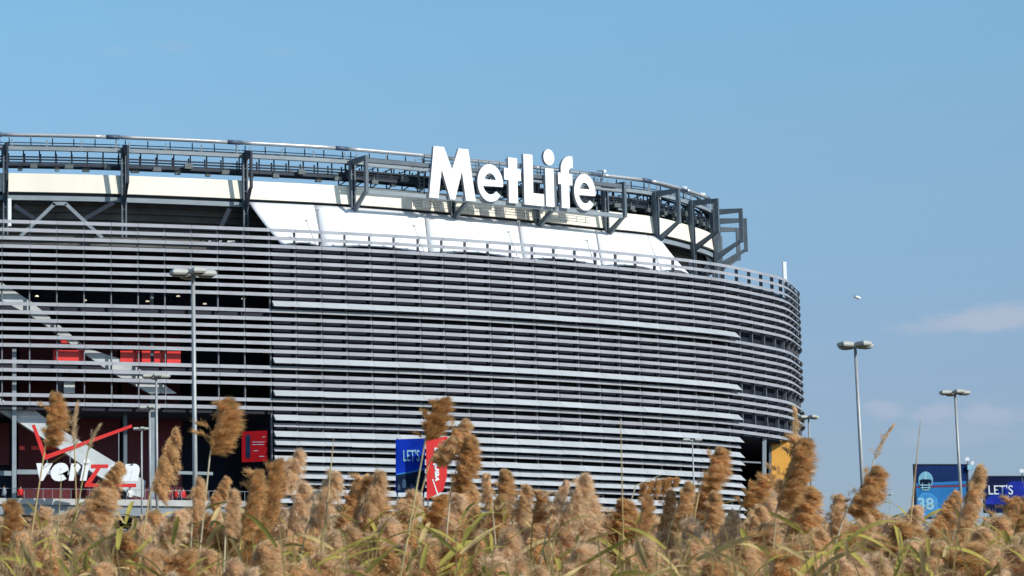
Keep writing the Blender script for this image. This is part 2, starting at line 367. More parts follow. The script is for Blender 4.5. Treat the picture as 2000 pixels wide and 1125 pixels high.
# entrance deck: parapet cap, edge beam, railing
s_d0, s_d1 = s_a, s_w0 - .1
zdk = zat(985, 253.8)
mb = MB(); wall.sweep(mb, steps(s_d0, s_d1, 2), rect(-.35, .25, zdk, zat(973, 253.8))); mb.build('parapet_cap', M['concrete'], stad)
mb = MB(); wall.sweep(mb, steps(s_d0, s_d1, 2), rect(-8.4, .05, zat(1005, 253.8), zdk-.01)); mb.build('deck_beam', M['steell'], stad)
mb = MB(); wall.sweep(mb, steps(s_d0, s_d1, 2), rect(-.05, -.02, zdk+1.42, zdk+1.46))
for s in np.arange(s_d0+.3, s_d1, .85): mb.bar(wall.pt(s, -.04, zdk+.55), wall.pt(s, -.04, zdk+1.44), .045)
mb.build('deck_railing', M['steell'], stad)['kind'] = 'stuff'

# ------------------------------------------------------------------ upper ring
def zr(y): return zat(y, 262.0)
colx = [-22, -11, .25, 11.4, 23.1, 33.6, 43.9, 52.9, 60.9, 66.9, 71.8]
cols = [ring.s_x(x) for x in colx]; cols += [cols[-1]+6.6, cols[-1]+12.6, cols[-1]+18.2, cols[-1]+23.4]
s0r, s1r = .3, ring.len-.3
zf1, zf0 = zr(336.7), zr(373.7)
ce = [s0r] + cols + [s1r]
for i in range(len(ce)-1):
    a, b = ce[i]+.05, ce[i+1]-.05
    if b-a < .5: continue
    mb = MB(); wall_p = [(.0, zf0), (-.25, zf1), (-.45, zf1), (-.45, zf0)]
    ring.sweep(mb, steps(a, b, 1.2), wall_p); mb.build('fascia_panel', M['cream'], stad)
    mb = MB(); ring.sweep(mb, steps(a+.1, b-.1, 1.5), rect(-.55, -.35, zr(381), zf0-.01)); mb.build('fascia_rail', M['steeld'], stad)
    mb = MB(); ring.sweep(mb, steps(a+.1, b-.1, 1.5), rect(-.6, -.1, zr(389.5), zr(380.5))); mb.build('ring_beam', M['steell'], stad)
    # top tube with its dark sleeve at the column
    def circ(o, z, r, n=8): return [(o+r*math.cos(k*2*math.pi/n), z+r*math.sin(k*2*math.pi/n)) for k in range(n)]
    r = .19; zt = zr(261.5)
    mb = MB(); ring.sweep(mb, steps(a-.2, b-1.55, 1.2), circ(-.3, zt, r)); mb.build('roof_tube', M['tube'], stad, True)
    mb = MB(); ring.sweep(mb, steps(b-1.5, b-.2, .7), circ(-.3, zt, .22)); mb.build('tube_sleeve', M['sleeve'], stad, True)
    mb = MB(); ring.sweep(mb, steps(a, b, 1.2), circ(-1.3, zr(258.5), .12, 6)); mb.build('rear_tube', M['steel'], stad, True)
    # light beam under the tube, thin gallery rails, short posts
    mb = MB(); ring.sweep(mb, steps(a, b, 1.5), rect(-.55, -.12, zr(291.5), zr(284.3))); mb.build('gallery_beam', M['steell'], stad)
    mb = MB(); ring.sweep(mb, steps(a, b, 1.5), rect(-1.3, -.7, zr(284), zr(279))); ring.sweep(mb, steps(a, b, 1.5), rect(-1.0, -.94, zr(274.8), zr(273.2)))
    nn = max(2, int((b-a)/3)); 
    for s in np.linspace(a+.4, b-.4, nn*2): mb.bar(ring.pt(s, -.97, zr(284)), ring.pt(s, -.97, zr(264)), .10)
    mb.build('gallery_rail', M['steeld'], stad)['kind'] = 'stuff'
    mb = MB()
    for s in np.linspace(a+.6, b-.6, nn+1): mb.bar(ring.pt(s, -.2, zr(284)), ring.pt(s, -.2, zr(270)), .13)
    mb.build('gallery_post', M['steell'], stad)['kind'] = 'stuff'
    # hanging catwalk: two rail frames and a thick bottom chord
    mb = MB()
    for o in (-.75, -2.1):
        for yy, hh in ((302.5, .14), (308, .06), (312.5, .06), (317.3, .27)):
            ring.sweep(mb, steps(a-.1, b+.1, 1.5), rect(o-.05, o+.05, zr(yy)-hh/2, zr(yy)+hh/2))
        m_ = max(3, int((b-a)/1.35))
        for q, s in enumerate(np.linspace(a+.2, b-.2, m_)): mb.bar(ring.pt(s + (.25 if o < -1 else 0), o, zr(317)), ring.pt(s + (.25 if o < -1 else 0), o, zr(291)), .13)
    mb.build('catwalk', M['steeld'], stad)['kind'] = 'stuff'
    # floodlights under and on the catwalk
    for q in range(6):
        s = a + (b-a)*(.07+.155*q+random.uniform(0, .1)); y = random.choice([323, 324, 322, 313]); w = random.uniform(.4, .8)
        p, t, n = ring.fr(s); p = p + n*(-.6 if q % 2 else -1.4)
        mb = MB(); z = zr(y); hh = .38 if y > 320 else .5
        mb.box((p[0]-t[0]*w/2, p[1]-t[1]*w/2, z-hh/2), (t[0]*w, t[1]*w, 0), (n[0]*.4, n[1]*.4, 0), (0,0,hh)); mb.bar((p[0]+n[0]*.2, p[1]+n[1]*.2, z+hh/2), (p[0]+n[0]*.2, p[1]+n[1]*.2, zr(316)+.2), .08)
        mb.build('floodlight', M['flood'] if q != 2 else M['steell'], stad)
# light banks hung inside the ring (dark backs); they close up towards the right
def bank(s, w, o, z0, z1):
    p, t, n = ring.fr(s); p = p + n*o; mb = MB()
    mb.box((p[0]-t[0]*w/2, p[1]-t[1]*w/2, z0), (t[0]*w, t[1]*w, 0), (-n[0]*.4, -n[1]*.4, 0), (0,0,z1-z0))
    for k in range(3): mb.box((p[0]-t[0]*w/2+n[0]*.02, p[1]-t[1]*w/2+n[1]*.02, z0+(z1-z0)*(k+.5)/3), (t[0]*w, t[1]*w, 0), (n[0]*.06, n[1]*.06, 0), (0,0,.08))
    mb.build('light_bank', M['lightbank'], stad)
for px, w in ((735, 2.6), (862, 3.2), (905, 2), (960, 2.2), (1010, 1.6), (1045, 2.4), (1095, 1.8), (1130, 2.6)):
    bank(ring.s_px(px, zf1+1), w, -2.6, zr(316), zr(293))
s = ring.s_px(1165, zf1+1)
while s < s1r-2:
    bank(s, 1.55, -3.2, zr(336), zr(296)); s += 1.95
for i in range(6, len(ce)-1):                    # lattice girder inside the ring, from the letters round to the right end
    a, b = ce[i]+.1, ce[i+1]-.1; n_ = max(2, int((b-a)/1.7)); mb = MB(); us = np.linspace(a, b, n_+1)
    for o, y0, y1 in ((-1.5, 303, 287), (-2.9, 326, 303)):
        for yy in (y0, y1): ring.sweep(mb, steps(a, b, 1.5), rect(o-.09, o+.09, zr(yy)-.09, zr(yy)+.09))
        for q in range(n_):
            mb.bar(ring.pt(us[q], o, zr(y0)), ring.pt(us[q+1], o, zr(y1)), .1); mb.bar(ring.pt(us[q], o, zr(y1)), ring.pt(us[q], o, zr(y0)), .12)
    mb.build('lattice_girder', M['steeld'], stad)['kind'] = 'stuff'
# columns and C-shaped brackets
sgn0, sgn1 = cols[5], cols[8]
for i, s in enumerate(cols):
    p, t, n = ring.fr(s); big = i >= 5
    def Q(o, z, k=0): return Vector((p[0]+n[0]*o+t[0]*k, p[1]+n[1]*o+t[1]*k, z))
    mb = MB(); w = .42
    for k in (-.19, .19): mb.box(Q(.02, zr(460), k-.07), Vector((t[0], t[1], 0))*.14, Vector((n[0], n[1], 0))*.3, Vector((0,0,zr(284)-zr(460))))
    mb.box(Q(-.35, zr(392), -.16), Vector((t[0], t[1], 0))*.32, Vector((n[0], n[1], 0))*.34, Vector((0,0,zr(284)-zr(392))))
    for zz in np.arange(zr(450), zr(292), 1.1): mb.bar(Q(.17, zz, -.2), Q(.17, zz, .2), .08)
    c = mb.build('column', M['steel'] if not big else M['steel'], stad)
    oo = 2.9 if big else 1.9; wv = .30 if big else .2
    mb = MB(); Tv = Vector((t[0], t[1], 0))
    def arm(a, b, h0, h1, w):
        d = Vector((0,0,1)); A0, A1 = a - d*h0/2, a + d*h0/2; B0, B1 = b - d*h1/2, b + d*h1/2
        v = [x + Tv*k for k in (-w/2, w/2) for x in (A0, B0, B1, A1)]
        mb.add(v, [(3,2,1,0), (4,5,6,7), (0,1,5,4), (1,2,6,5), (2,3,7,6), (3,0,4,7)])
    ztop = zr(290); zlo = zr(356); zba = zr(388)
    arm(Q(.32, ztop), Q(oo, ztop), 1.0 if not big else .6, .4, .26)
    arm(Q(.32, zba), Q(oo-.05, zlo), 1.0 if not big else .7, .36 if big else .2, .26)
    mb.box(Q(oo-.2, zlo-.2, -wv/2), Tv*wv, Vector((n[0], n[1], 0))*.4, Vector((0,0,ztop-zlo+.4)))
    mb.build('bracket', M['steel'] if big else M['steeld'], c)  # left brackets darker: shade of their sunless faces put into the colour
# sign walkway beams carried by the brackets behind the rooftop letters
for nm, o0, o1, y0, y1, m in (('sign_beam', 2.45, 2.85, 299, 291, 'steel'), ('sign_beam', 2.45, 2.85, 307, 303, 'steell'), ('sign_beam', 2.45, 2.85, 361, 353.5, 'steell')):
    mb = MB(); ring.sweep(mb, steps(cols[5]+.2, cols[8]-.2, 1.2), rect(o0, o1, zr(y0), zr(y1))); mb.build(nm, M[m], stad)
mb = MB(); a, b = cols[6]-4.4, cols[8]-2.6
for y in (283, 276.5, 270.5): ring.sweep(mb, steps(a, b, 1.2), rect(2.0, 2.05, zr(y)-.03, zr(y)+.03)); ring.sweep(mb, steps(a, b, 1.2), rect(.9, .95, zr(y)-.03, zr(y)+.03))
for s in np.arange(a, b, 1.25): mb.bar(ring.pt(s, 2.03, zr(291)), ring.pt(s, 2.03, zr(270)), .08); mb.bar(ring.pt(s+.5, .93, zr(288)), ring.pt(s+.5, .93, zr(270)), .08)
mb.build('walkway_rail', M['steel'], stad)['kind'] = 'stuff'
mb = MB(); ring.sweep(mb, steps(a, b, 1.2), rect(.9, 2.3, zr(290.6), zr(288.5))); mb.build('walkway_deck', M['steel'], stad)
# little cage rails below the letters, and a ladder
mb = MB()
for a, b in ((cols[6]-5.2, cols[6]-1.0), (cols[6]+1, cols[7]-.6), (cols[7]+.8, cols[7]+6)):
    for y in (372, 366.5, 361): ring.sweep(mb, steps(a, b, 1.2), rect(1.2, 1.24, zr(y)-.025, zr(y)+.025))
    for s in np.arange(a, b, 1.15): mb.bar(ring.pt(s, 1.22, zr(373)), ring.pt(s, 1.22, zr(361)), .05)
mb.build('service_rail', M['steell'], stad)['kind'] = 'stuff'
mb = MB(); s = cols[6]-4.0
for k in (0, .55): mb.bar(ring.pt(s+k, .5, zr(352)), ring.pt(s+k, .5, zr(285)), .08)
for z in np.arange(zr(351), zr(286), .35): mb.bar(ring.pt(s, .5, z), ring.pt(s+.55, .5, z), .05)
mb.build('ladder', M['steel'], stad)
# dishes / cameras on the walkway
for px, py in ((981, 297), (1161, 316)):
    s = ring.s_px(px, zr(280)); q = ring.pt(s, 1.2, zr(270)); mb = MB(); mb.bar(q - Vector((0,0,.5)), q + Vector((0,0,.35)), .1)
    mb.tube([q+Vector((0,0,.3)), q+Vector((.12,-.2,.38)), q+Vector((.2,-.35,.42))], [.04, .13, .16], 8, 1); mb.bar(q+Vector((-.5,0,.5)), q+Vector((.1,0,.48)), .1, mi=0)
    mb.build('roof_camera', [M['steel'], M['white']], stad)
for px, py in ((1284, 378), (1342, 370), (1378, 388)):
    s = ring.s_px(px, zr(285)); q = ring.pt(s, .3 if px == 1284 else -.3, zr(292) if px == 1284 else zr(258)); mb = MB(); mb.cbox(q.x, q.y, q.z, .5, .4, .26); mb.bar(q, q-Vector((0,0,.4)), .1); mb.build('roof_box', M['white'], stad)
# bowl underside behind the ring: stepped soffit running down and outward to the concourse roof
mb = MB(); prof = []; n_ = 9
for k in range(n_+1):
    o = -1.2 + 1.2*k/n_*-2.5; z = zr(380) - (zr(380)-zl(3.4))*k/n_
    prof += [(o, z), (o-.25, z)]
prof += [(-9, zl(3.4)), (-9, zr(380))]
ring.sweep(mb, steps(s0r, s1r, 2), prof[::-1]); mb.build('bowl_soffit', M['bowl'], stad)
for a, b, m in (((40, 462), (107, 398), 'steell'), ((103, 398), (130, 398), 'steell'), ((128, 398), (200, 465), 'steell')):
    q0 = W(a[0], a[1], 260.2); q1 = W(b[0], b[1], 260.2); mb = MB(); mb.bar(q0, q1, .32, .3, up=(0,-1,0)); mb.build('brace', M[m], stad)
for a, b in (((28, 402), (68, 428)), ((222, 396), (165, 428)), ((448, 408), (430, 446))):
    mb = MB(); mb.bar(W(a[0], a[1], 261.5), W(b[0], b[1], 261.5), .4, .3, up=(0,-1,0)); mb.build('brace', M['steeld'], stad)
mb = MB(); mb.bar(W(19, 442, 255.5), W(19, 388, 255.5), .3, .3); mb.build('vent_pipe', M['white'], stad)
for x0 in (408, 424, 445):
    q = wp(x0, 473, -.9); mb = MB(); mb.cbox(q.x+.3, q.y, q.z, .7 if x0 != 424 else .25, .4, .22); mb.build('roof_box', M['white'], stad)
q = wp(1534, 548, -.8); mb = MB(); mb.box(q+Vector((-.18,0,-.6)), (.36,0,0), (0,.3,0), (0,0,2.6)); mb.build('vent_pipe', M['white'], stad)
# white membrane canopy between ring and louvers, in bays with scalloped lower edge
s_c = [ring.s_px(x_, zr(385)) for x_ in (484, 612, 826, 1008, 1160, 1262, 1284)]
w_px = [562, 638, 848, 1034, 1188, 1308, 1368]
def canopy_strip(u0, u1, e0, e1, name='canopy_panel'):
    n, mth = 10, 7; v = []; f = []
    for i in range(n+1):
        a = i/n; top = ring.pt(u0+(u1-u0)*a, .12, zr(380))
        px = e0+(e1-e0)*a; sw = wall.s_px(px, zl(3)); sc = 4*a*(1-a)
        bot = wall.pt(sw, -1.0, zl(3.15)+.05 + .5*sc)
        for j in range(mth+1):
            b = j/mth; q = top.lerp(bot, b); q.z -= .35*math.sin(math.pi*b)*(.5+.5*sc); v.append(q)
    k = mth+1
    for i in range(n):
        for j in range(mth): f.append((i*k+j, i*k+j+1, (i+1)*k+j+1, (i+1)*k+j))
    m = len(v); v2 = [q + Vector((.01, .04, -.05)) for q in v]
    f2 = [tuple(x+m for x in q[::-1]) for q in f]
    rim = [i*k for i in range(n)], [i*k+mth for i in range(n)]
    for i in range(n): f2.append((i*k, (i+1)*k, (i+1)*k+m, i*k+m)); f2.append((i*k+mth, i*k+mth+m, (i+1)*k+mth+m, (i+1)*k+mth))
    for j in range(mth): f2.append((j, j+m, j+1+m, j+1)); f2.append((n*k+j, n*k+j+1, n*k+j+1+m, n*k+j+m))
    mb = MB(); mb.add(v + v2, f + f2); mb.build(name, M['canopy'], stad, True)
for i in range(len(s_c)-1): canopy_strip(s_c[i]+.012, s_c[i+1]-.012, w_px[i], w_px[i+1]-.4)
for (a, b) in (((620, 410), (634, 478)), ((598, 431), (626, 466)), ((830, 420), (844, 488)), ((808, 441), (838, 480)), ((1013, 432), (1030, 500)), ((993, 453), (1022, 492)), ((1165, 452), (1184, 516)), ((1146, 470), (1172, 508))):
    sw = wall.s_px(b[0], zl(2)); p1 = wall.pt(sw, -.7, zl(3.3)); Yt = p1.y - .3
    mb = MB(); mb.bar(p1, W(a[0], a[1], Yt), .055); q = W(a[0], a[1], Yt); mb.cbox(q.x, q.y, q.z, .28, .14, .1); mb.build('canopy_mast', M['pole'], stad)

# ------------------------------------------------------------------ letters
def poly_mesh(loops, depth, name='letter'):
    """filled 2-D outlines (first solid, others holes or islands) given a thickness; in the x-y plane, z = depth"""
    cu = bpy.data.curves.new(name, 'CURVE'); cu.dimensions = '2D'; cu.fill_mode = 'BOTH'; cu.extrude = depth/2
    for lp in loops:
        sp = cu.splines.new('POLY'); sp.points.add(len(lp)-1); sp.use_cyclic_u = True
        for q, (x, y) in zip(sp.points, lp): q.co = (x, y, 0, 1)
    return _conv(cu)
def _conv(cu):
    o = bpy.data.objects.new('tmp', cu); C.objects.link(o)
    dg = bpy.context.evaluated_depsgraph_get(); dg.update()
    m = bpy.data.meshes.new_from_object(o.evaluated_get(dg)); bpy.data.objects.remove(o); bpy.data.curves.remove(cu)
    return m
def text_mesh(txt, w, h, depth, bold=0, shear=0):
    cu = bpy.data.curves.new('text', 'FONT'); cu.body = txt; cu.size = 1; cu.extrude = .5; cu.offset = bold; cu.shear = shear; cu.resolution_u = 4
    m = _conv(cu); n = len(m.vertices); co = np.empty(n*3); m.vertices.foreach_get('co', co); co = co.reshape(-1, 3)
    lo, hi = co.min(0), co.max(0); co = (co-lo)/(hi-lo); co[:,2] -= .5; co *= (w, h, depth); m.vertices.foreach_set('co', co.ravel()); m.update(); return m
def basis(org, R, U):
    R = Vector(R).normalized(); U = Vector(U).normalized(); N = R.cross(U)
    return Matrix(((R.x, U.x, N.x, org[0]), (R.y, U.y, N.y, org[1]), (R.z, U.z, N.z, org[2]), (0,0,0,1)))
def put(name, m, mtx, ms, parent):
    m.transform(mtx)
    for x in (ms if isinstance(ms, (list, tuple)) else [ms]): m.materials.append(x)
    return link(name, m, parent)
def two_tone(m, face_n):
    """front of a letter in the first material, its returns in the second"""
    for p in m.polygons: p.material_index = 0 if abs(p.normal.dot(face_n)) > .7 else 1
def arc(cx, cy, rx, ry, a0, a1, n=22): return [(cx+rx*math.cos(math.radians(a0+(a1-a0)*i/n)), cy+ry*math.sin(math.radians(a0+(a1-a0)*i/n))) for i in range(n+1)]
def g_e():
    vb0, vb1 = .425, .565; ri, rj = .235, .285
    a_s = math.degrees(math.asin((vb0-.5)/.5)); 
    ai = math.degrees(math.asin((vb0-.5)/rj)); at = math.degrees(math.asin((vb1-.5)/rj))
    out = arc(.5, .5, .5, .5, a_s, 322, 40) + arc(.5, .48, ri+.06, rj, 318, 180-ai, 20)
    return [out, arc(.5, .5, ri, rj*.9, at+6, 174-at, 16)]
GL = {
 'M': [[(0,0), (.2,0), (.28,.56), (.455,.0), (.555,.0), (.715,.56), (.79,0), (1,0), (.865,1), (.655,1), (.505,.58), (.34,1), (.12,1)]],
 'e': g_e(),
 't': [[(.26,0), (.79,0), (.79,.5), (1,.5), (1,.76), (.79,.76), (.79,1), (.26,1), (.26,.76), (0,.76), (0,.5), (.26,.5)]],
 'L': [[(0,0), (1,0), (1,.24), (.46,.24), (.46,1), (0,1)]],
 'i': [[(.13,0), (.9,0), (.9,.665), (.13,.665)], arc(.5, .86, .5, .14, 0, 345, 23)],
 'f': [[(.2,0), (.73,0), (.73,.445), (.95,.445), (.95,.665), (.73,.665)] + arc(.98, .71, .25, .07, 180, 95, 6) + [(1,.78), (1,.985)] + arc(.86, .74, .66, .26, 80, 180, 10) + [(.2,.665), (0,.665), (0,.445), (.2,.445)]],
}
sign = thing('rooftop_sign', 'giant white block lettering mounted on the steel ring above the white canopy', 'sign', ring.pt(cols[7]-3, 3, zr(356)))
OL = 3.05
for ch, x0, x1, y0, y1 in (('M', 836, 927, 289, 390), ('e', 931, 981, 321, 394.5), ('t', 984, 1017, 308.5, 397), ('L', 1022, 1061, 303, 401.5), ('i', 1062, 1083, 292, 404), ('f', 1089, 1119, 304.5, 407), ('e', 1120, 1162, 340, 411.5)):
    zc = CZ + 47.5
    u0, u1 = ring.s_px(x0, zc, OL), ring.s_px(x1, zc, OL); a, b = ring.pt(u0, OL), ring.pt(u1, OL)
    mid = (a+b)/2; xm = (x0+x1)/2; zb, zt = zat(y1, mid.y), zat(y0, mid.y)
    m = poly_mesh(GL[ch], .04); d = (b-a)
    co = np.empty(len(m.vertices)*3); m.vertices.foreach_get('co', co); co = co.reshape(-1, 3)
    co[:,0] *= d.length; co[:,1] *= (zt-zb); co[:,2] *= 8; m.vertices.foreach_set('co', co.ravel()); m.update()
    m.transform(basis((a.x, a.y, zb), d, (0,0,1))); m.update(); Nf = d.normalized().cross(Vector((0,0,1)))
    m.materials.append(M['white']); m.materials.append(M['signside']); two_tone(m, Nf); link('letter', m, sign)

# gate sign: red tick and slanted white lettering with a long red bar letter
gy = 251.2
gate = thing('gate_sign', 'white slanted lettering with a big red tick mark hung in the open gate', 'sign', W(170, 960, gy))
def flat(name, pts, Y, th, m, parent):
    P = [W(x, y, Y) for x, y in pts]; n = len(P); d = Vector((0, th, 0)); mb = MB()
    ar = sum(P[i].x*P[(i+1) % n].z - P[(i+1) % n].x*P[i].z for i in range(n))
    if ar < 0: P = P[::-1]
    mb.add(P + [p+d for p in P], [tuple(range(n)), tuple(range(n, 2*n))[::-1]] + [(i, n+i, n+(i+1) % n, (i+1) % n) for i in range(n)])
    return mb.build(name, m, parent)
flat('tick_mark', [(62, 830), (68, 829), (91, 888), (257, 829), (258.5, 834.5), (88, 898), (84, 895)], gy, .3, M['red'], gate)
for ch, x0, x1, y0, y1 in (('v', 71, 103, 905, 939), ('e', 99, 134, 904, 940), ('r', 134, 158, 905, 939), ('i', 156, 176, 895, 939), ('o', 208, 240, 906, 940), ('n', 238, 273, 906, 940)):
    a = W(x0, y1, gy); m = text_mesh(ch, W(x1, y1, gy).x-a.x, zat(y0, gy)-zat(y1, gy), .25, .085, .22); put('letter', m, basis(a, (1,0,0), (0,0,1)), M['white'], gate)
flat('bar_letter', [(178, 907), (212, 907), (211, 914), (197, 914), (178, 944), (266, 944.5), (266, 951.5), (165, 951), (166, 945), (188, 914.5), (177, 914.5)], gy+.02, .25, M['red'], gate)
for x, y0, y1 in ((92, 893, 906), (137, 880, 905), (232, 838, 906), (278, 838, 975)):
    mb = MB(); mb.bar(W(x, y1, gy+.15), W(x, y0, gy+.15), .07); mb.build('hanger_rod', M['steell'], gate)

# phone poster, blue and red banners, orange panel
pY = 259.0
post = thing('wall_poster', 'red poster with a black phone picture on the dark wall of the open gate', 'poster', W(498, 905, pY))
flat('board', [(472, 843), (522, 841), (522, 901), (472, 903)], pY, .2, mat('poster_red', (.24, .006, .010), .9, 0, .1, spec=.05), post)
flat('phone_print', [(480, 852), (482, 849), (487, 849), (489, 852), (489, 892), (487, 895), (482, 895), (480, 892)], pY-.02, .015, M['navy'], post)
for x0, x1, y in ((493, 515, 868), (493, 517, 863), (495, 504, 880), (512, 518, 853), (506, 516, 891)): flat('text_line', [(x0, y), (x1, y-.3), (x1, y+.5), (x0, y+.8)], pY-.02, .015, M['cyan'], post)
bY = 243.0
ban = thing('blue_banner', 'tall blue banner reading LET\'S in front of the louvers', 'banner', W(800, 1085, bY))
flat('cloth', [(773, 858), (830, 856), (830, 962), (773, 962)], bY, .12, M['blue'], ban)
flat('dark_print', [(774, 926), (800, 922), (829, 917), (829, 961), (774, 961)], bY-.02, .015, M['navy'], ban)
flat('glow_print', [(774, 925), (800, 921), (829, 914), (829, 917.5), (800, 924), (774, 928)], bY-.023, .015, mat('print_sky_blue', (.02, .16, .42), .6), ban)
for x, y, w, h in ((786, 935, 8, 18), (812, 930, 6, 22), (800, 945, 10, 14), (777, 945, 5, 12)): flat('figure_print', [(x, y+h), (x, y+4), (x+w*.4, y), (x+w, y+5), (x+w, y+h)], bY-.024, .015, mat('print_slate', (.03, .07, .13), .6), ban)
m = text_mesh("LET'S", W(819, 0, bY).x-W(788, 0, bY).x, zat(878, bY)-zat(901, bY), .02, .01); put('lettering', m, basis(W(788, 901, bY-.03), (1,0,0), (0,0,1)), M['cyan'], ban)
for x in (776, 827): mb = MB(); mb.bar(W(x, 1085, bY+.2), W(x, 856, bY+.2), .12); mb.build('mast', M['steel'], ban)
rY = 241.5
red = thing('red_banner', 'tall red banner with white sideways lettering and a white slash, beside the blue banner', 'banner', W(852, 1085, rY))
flat('cloth', [(832, 858), (874, 852), (873, 930), (866, 958), (834, 976)], rY, .12, M['banred'], red)
a = W(858, 940, rY-.03); m = text_mesh('verizon', zat(873, rY)-zat(939, rY), W(859, 0, rY).x-W(848, 0, rY).x, .02, .04, .2); put('lettering', m, basis(a, (0,0,1), (-1,0,0)), M['white'], red)
flat('slash_print', [(844, 936), (845.5, 935), (857, 967), (854.5, 968)], rY-.02, .015, M['white'], red)
mb = MB(); mb.bar(W(836, 1085, rY+.2), W(836, 856, rY+.2), .12); mb.build('mast', M['steel'], red)
oY = 289.5
orp = thing('orange_panel', 'bright orange panel in the dark opening at the right end of the stadium', 'panel', W(1530, 1085, oY))
flat('board', [(1507, 856), (1562, 868), (1562, 1040), (1507, 1040)], oY, .25, M['orange'], orp)
flat('edge_trim', [(1502, 856), (1506.5, 857), (1506.5, 1040), (1502, 1040)], oY, .3, M['steel'], orp)
mb = MB(); mb.bar(W(1492, 1085, 286), W(1492, 852, 286), .45, .4); mb.build('concourse_column', M['steell'], stad)
mb = MB(); mb.bar(W(1450, 902, 286), W(1490, 904, 286), .16, .16); mb.build('tie_beam', M['steell'], stad)

# ------------------------------------------------------------------ screens at the far right
def screen(name, label, x0, x1, y0, y1, Y, m):
    t = thing(name, label, 'billboard', Vector((W((x0+x1)/2, y1, Y).x, Y, terrain(Y))))
    flat('screen', [(x0, y0), (x1, y0), (x1, y1), (x0, y1)], Y, .3, m, t)
    fr = MB(); z0, z1 = zat(y1, Y), zat(y0, Y); X0, X1 = W(x0, y0, Y).x, W(x1, y0, Y).x
    for xa in (X0-.12, X1+.0): fr.box((xa, Y-.06, z0-.1), (.12,0,0), (0,.45,0), (0,0,z1-z0+.2))
    fr.box((X0, Y-.06, z1), (X1-X0,0,0), (0,.45,0), (0,0,.1)); fr.box((X0, Y-.06, z0-.1), (X1-X0,0,0), (0,.45,0), (0,0,.1)); fr.build('frame', M['steeld'], t)
    for xa in (X0+.6, X1-.9): mb = MB(); mb.box((xa, Y+.3, terrain(Y)), (.4,0,0), (0,.4,0), (0,0,z0+1-terrain(Y))); mb.build('support_post', M['steel'], t)
    return t
sY = 300.0
b1 = screen('billboard', 'blue billboard showing a helmeted football player, crossed by the far lamp post', 1787, 1888, 908, 1012, sY, mat('screen_navy', (.012, .03, .11), .9, 0, .2, .4, spec=.05))
skyb = mat('print_bright_blue', (.03, .17, .42), .9, 0, .2, .5, spec=.05)
flat('stripe_print', [(1788, 944), (1887, 939), (1887, 946), (1788, 949)], sY-.02, .015, skyb, b1)
flat('stripe_print', [(1788, 949.5), (1887, 947), (1887, 950), (1788, 952.5)], sY-.021, .015, mat('print_maroon', (.18, .02, .06), .5), b1)
flat('stripe_print', [(1788, 953), (1887, 951), (1887, 1010), (1788, 1010)], sY-.022, .015, skyb, b1)
def ell(cx, cy, rx, ry, n=20): return [(cx+rx*math.cos(k*2*math.pi/n), cy+ry*math.sin(k*2*math.pi/n)) for k in range(n)]
flat('jersey_print', [(1790, 1009), (1792, 975), (1800, 962), (1816, 962), (1830, 972), (1836, 1009)], sY-.04, .015, mat('print_jersey_blue', (.06, .26, .55), .9, 0, .2, 2, spec=.05), b1)
flat('helmet_print', ell(1808, 938, 14.5, 17), sY-.05, .015, mat('print_helmet', (.16, .40, .55), .4, 0, .3, 2), b1)
flat('helmet_stripe', [(1806, 921), (1810, 921), (1810.5, 936), (1805.5, 936)], sY-.055, .015, M['cyan'], b1)
flat('helmet_opening', [(1796, 938), (1800, 936), (1816, 936), (1820, 938), (1818, 953), (1813, 958), (1803, 958), (1798, 953)], sY-.06, .015, M['navy'], b1)
for y, h_ in ((946.5, 11), (951.5, 10), (956, 6)): flat('face_mask_bar', [(1808-h_, y), (1808+h_, y), (1808+h_-.6, y+1.9), (1808-h_+.6, y+1.9)], sY-.07, .015, M['cyan'], b1)
for x in (1801, 1814): flat('face_mask_bar', [(x, 943), (x+1.4, 943), (x+1.4, 957), (x, 957)], sY-.072, .015, M['cyan'], b1)
m = text_mesh('38', W(1824, 0, sY).x-W(1793, 0, sY).x, zat(972, sY)-zat(996, sY), .02, .03); put('number_print', m, basis(W(1793, 996, sY-.06), (1,0,0), (0,0,1)), M['cyan'], b1)
b2 = screen('billboard', 'lower blue billboard reading LET\'S at the right edge behind the reeds', 1922, 2060, 931, 1000, sY+2, mat('screen_dark_blue', (.010, .016, .06), .9, 0, .3, .5, spec=.05))
flat('glow_print', [(1945, 958), (1975, 940), (2059, 936), (2059, 985), (1923, 985), (1923, 978)], sY+1.98, .015, mat('print_royal_blue', (.015, .03, .26), .9, 0, .4, .6, spec=.05), b2)
m = text_mesh("LET'S", W(1978, 0, sY).x-W(1931, 0, sY).x, zat(947, sY)-zat(966, sY), .02, .01); put('lettering', m, basis(W(1931, 966, sY+1.95), (1,0,0), (0,0,1)), mat('print_white', (.6, .66, .72), .5), b2)
for x, y, t in ((1890, 899, b1), (1996, 922, b2)):
    q = W(x, y, sY+.4); mb = MB(); mb.bar(q - Vector((0,0,1.2)), q, .1); mb.tube([q, q+Vector((-.12,-.3,.1))], [.08, .24], 10, 1); mb.tube([q+Vector((.35,0,-.2)), q+Vector((.4,-.3,-.3))], [.07, .2], 10, 1); mb.build('floodlight', [M['steel'], M['white']], t)
mb = MB(); q = W(1886, 913, sY-.2); mb.cbox(q.x+.5, q.y, q.z, .7, .3, .5); mb.build('camera_box', M['cyan'], b1)

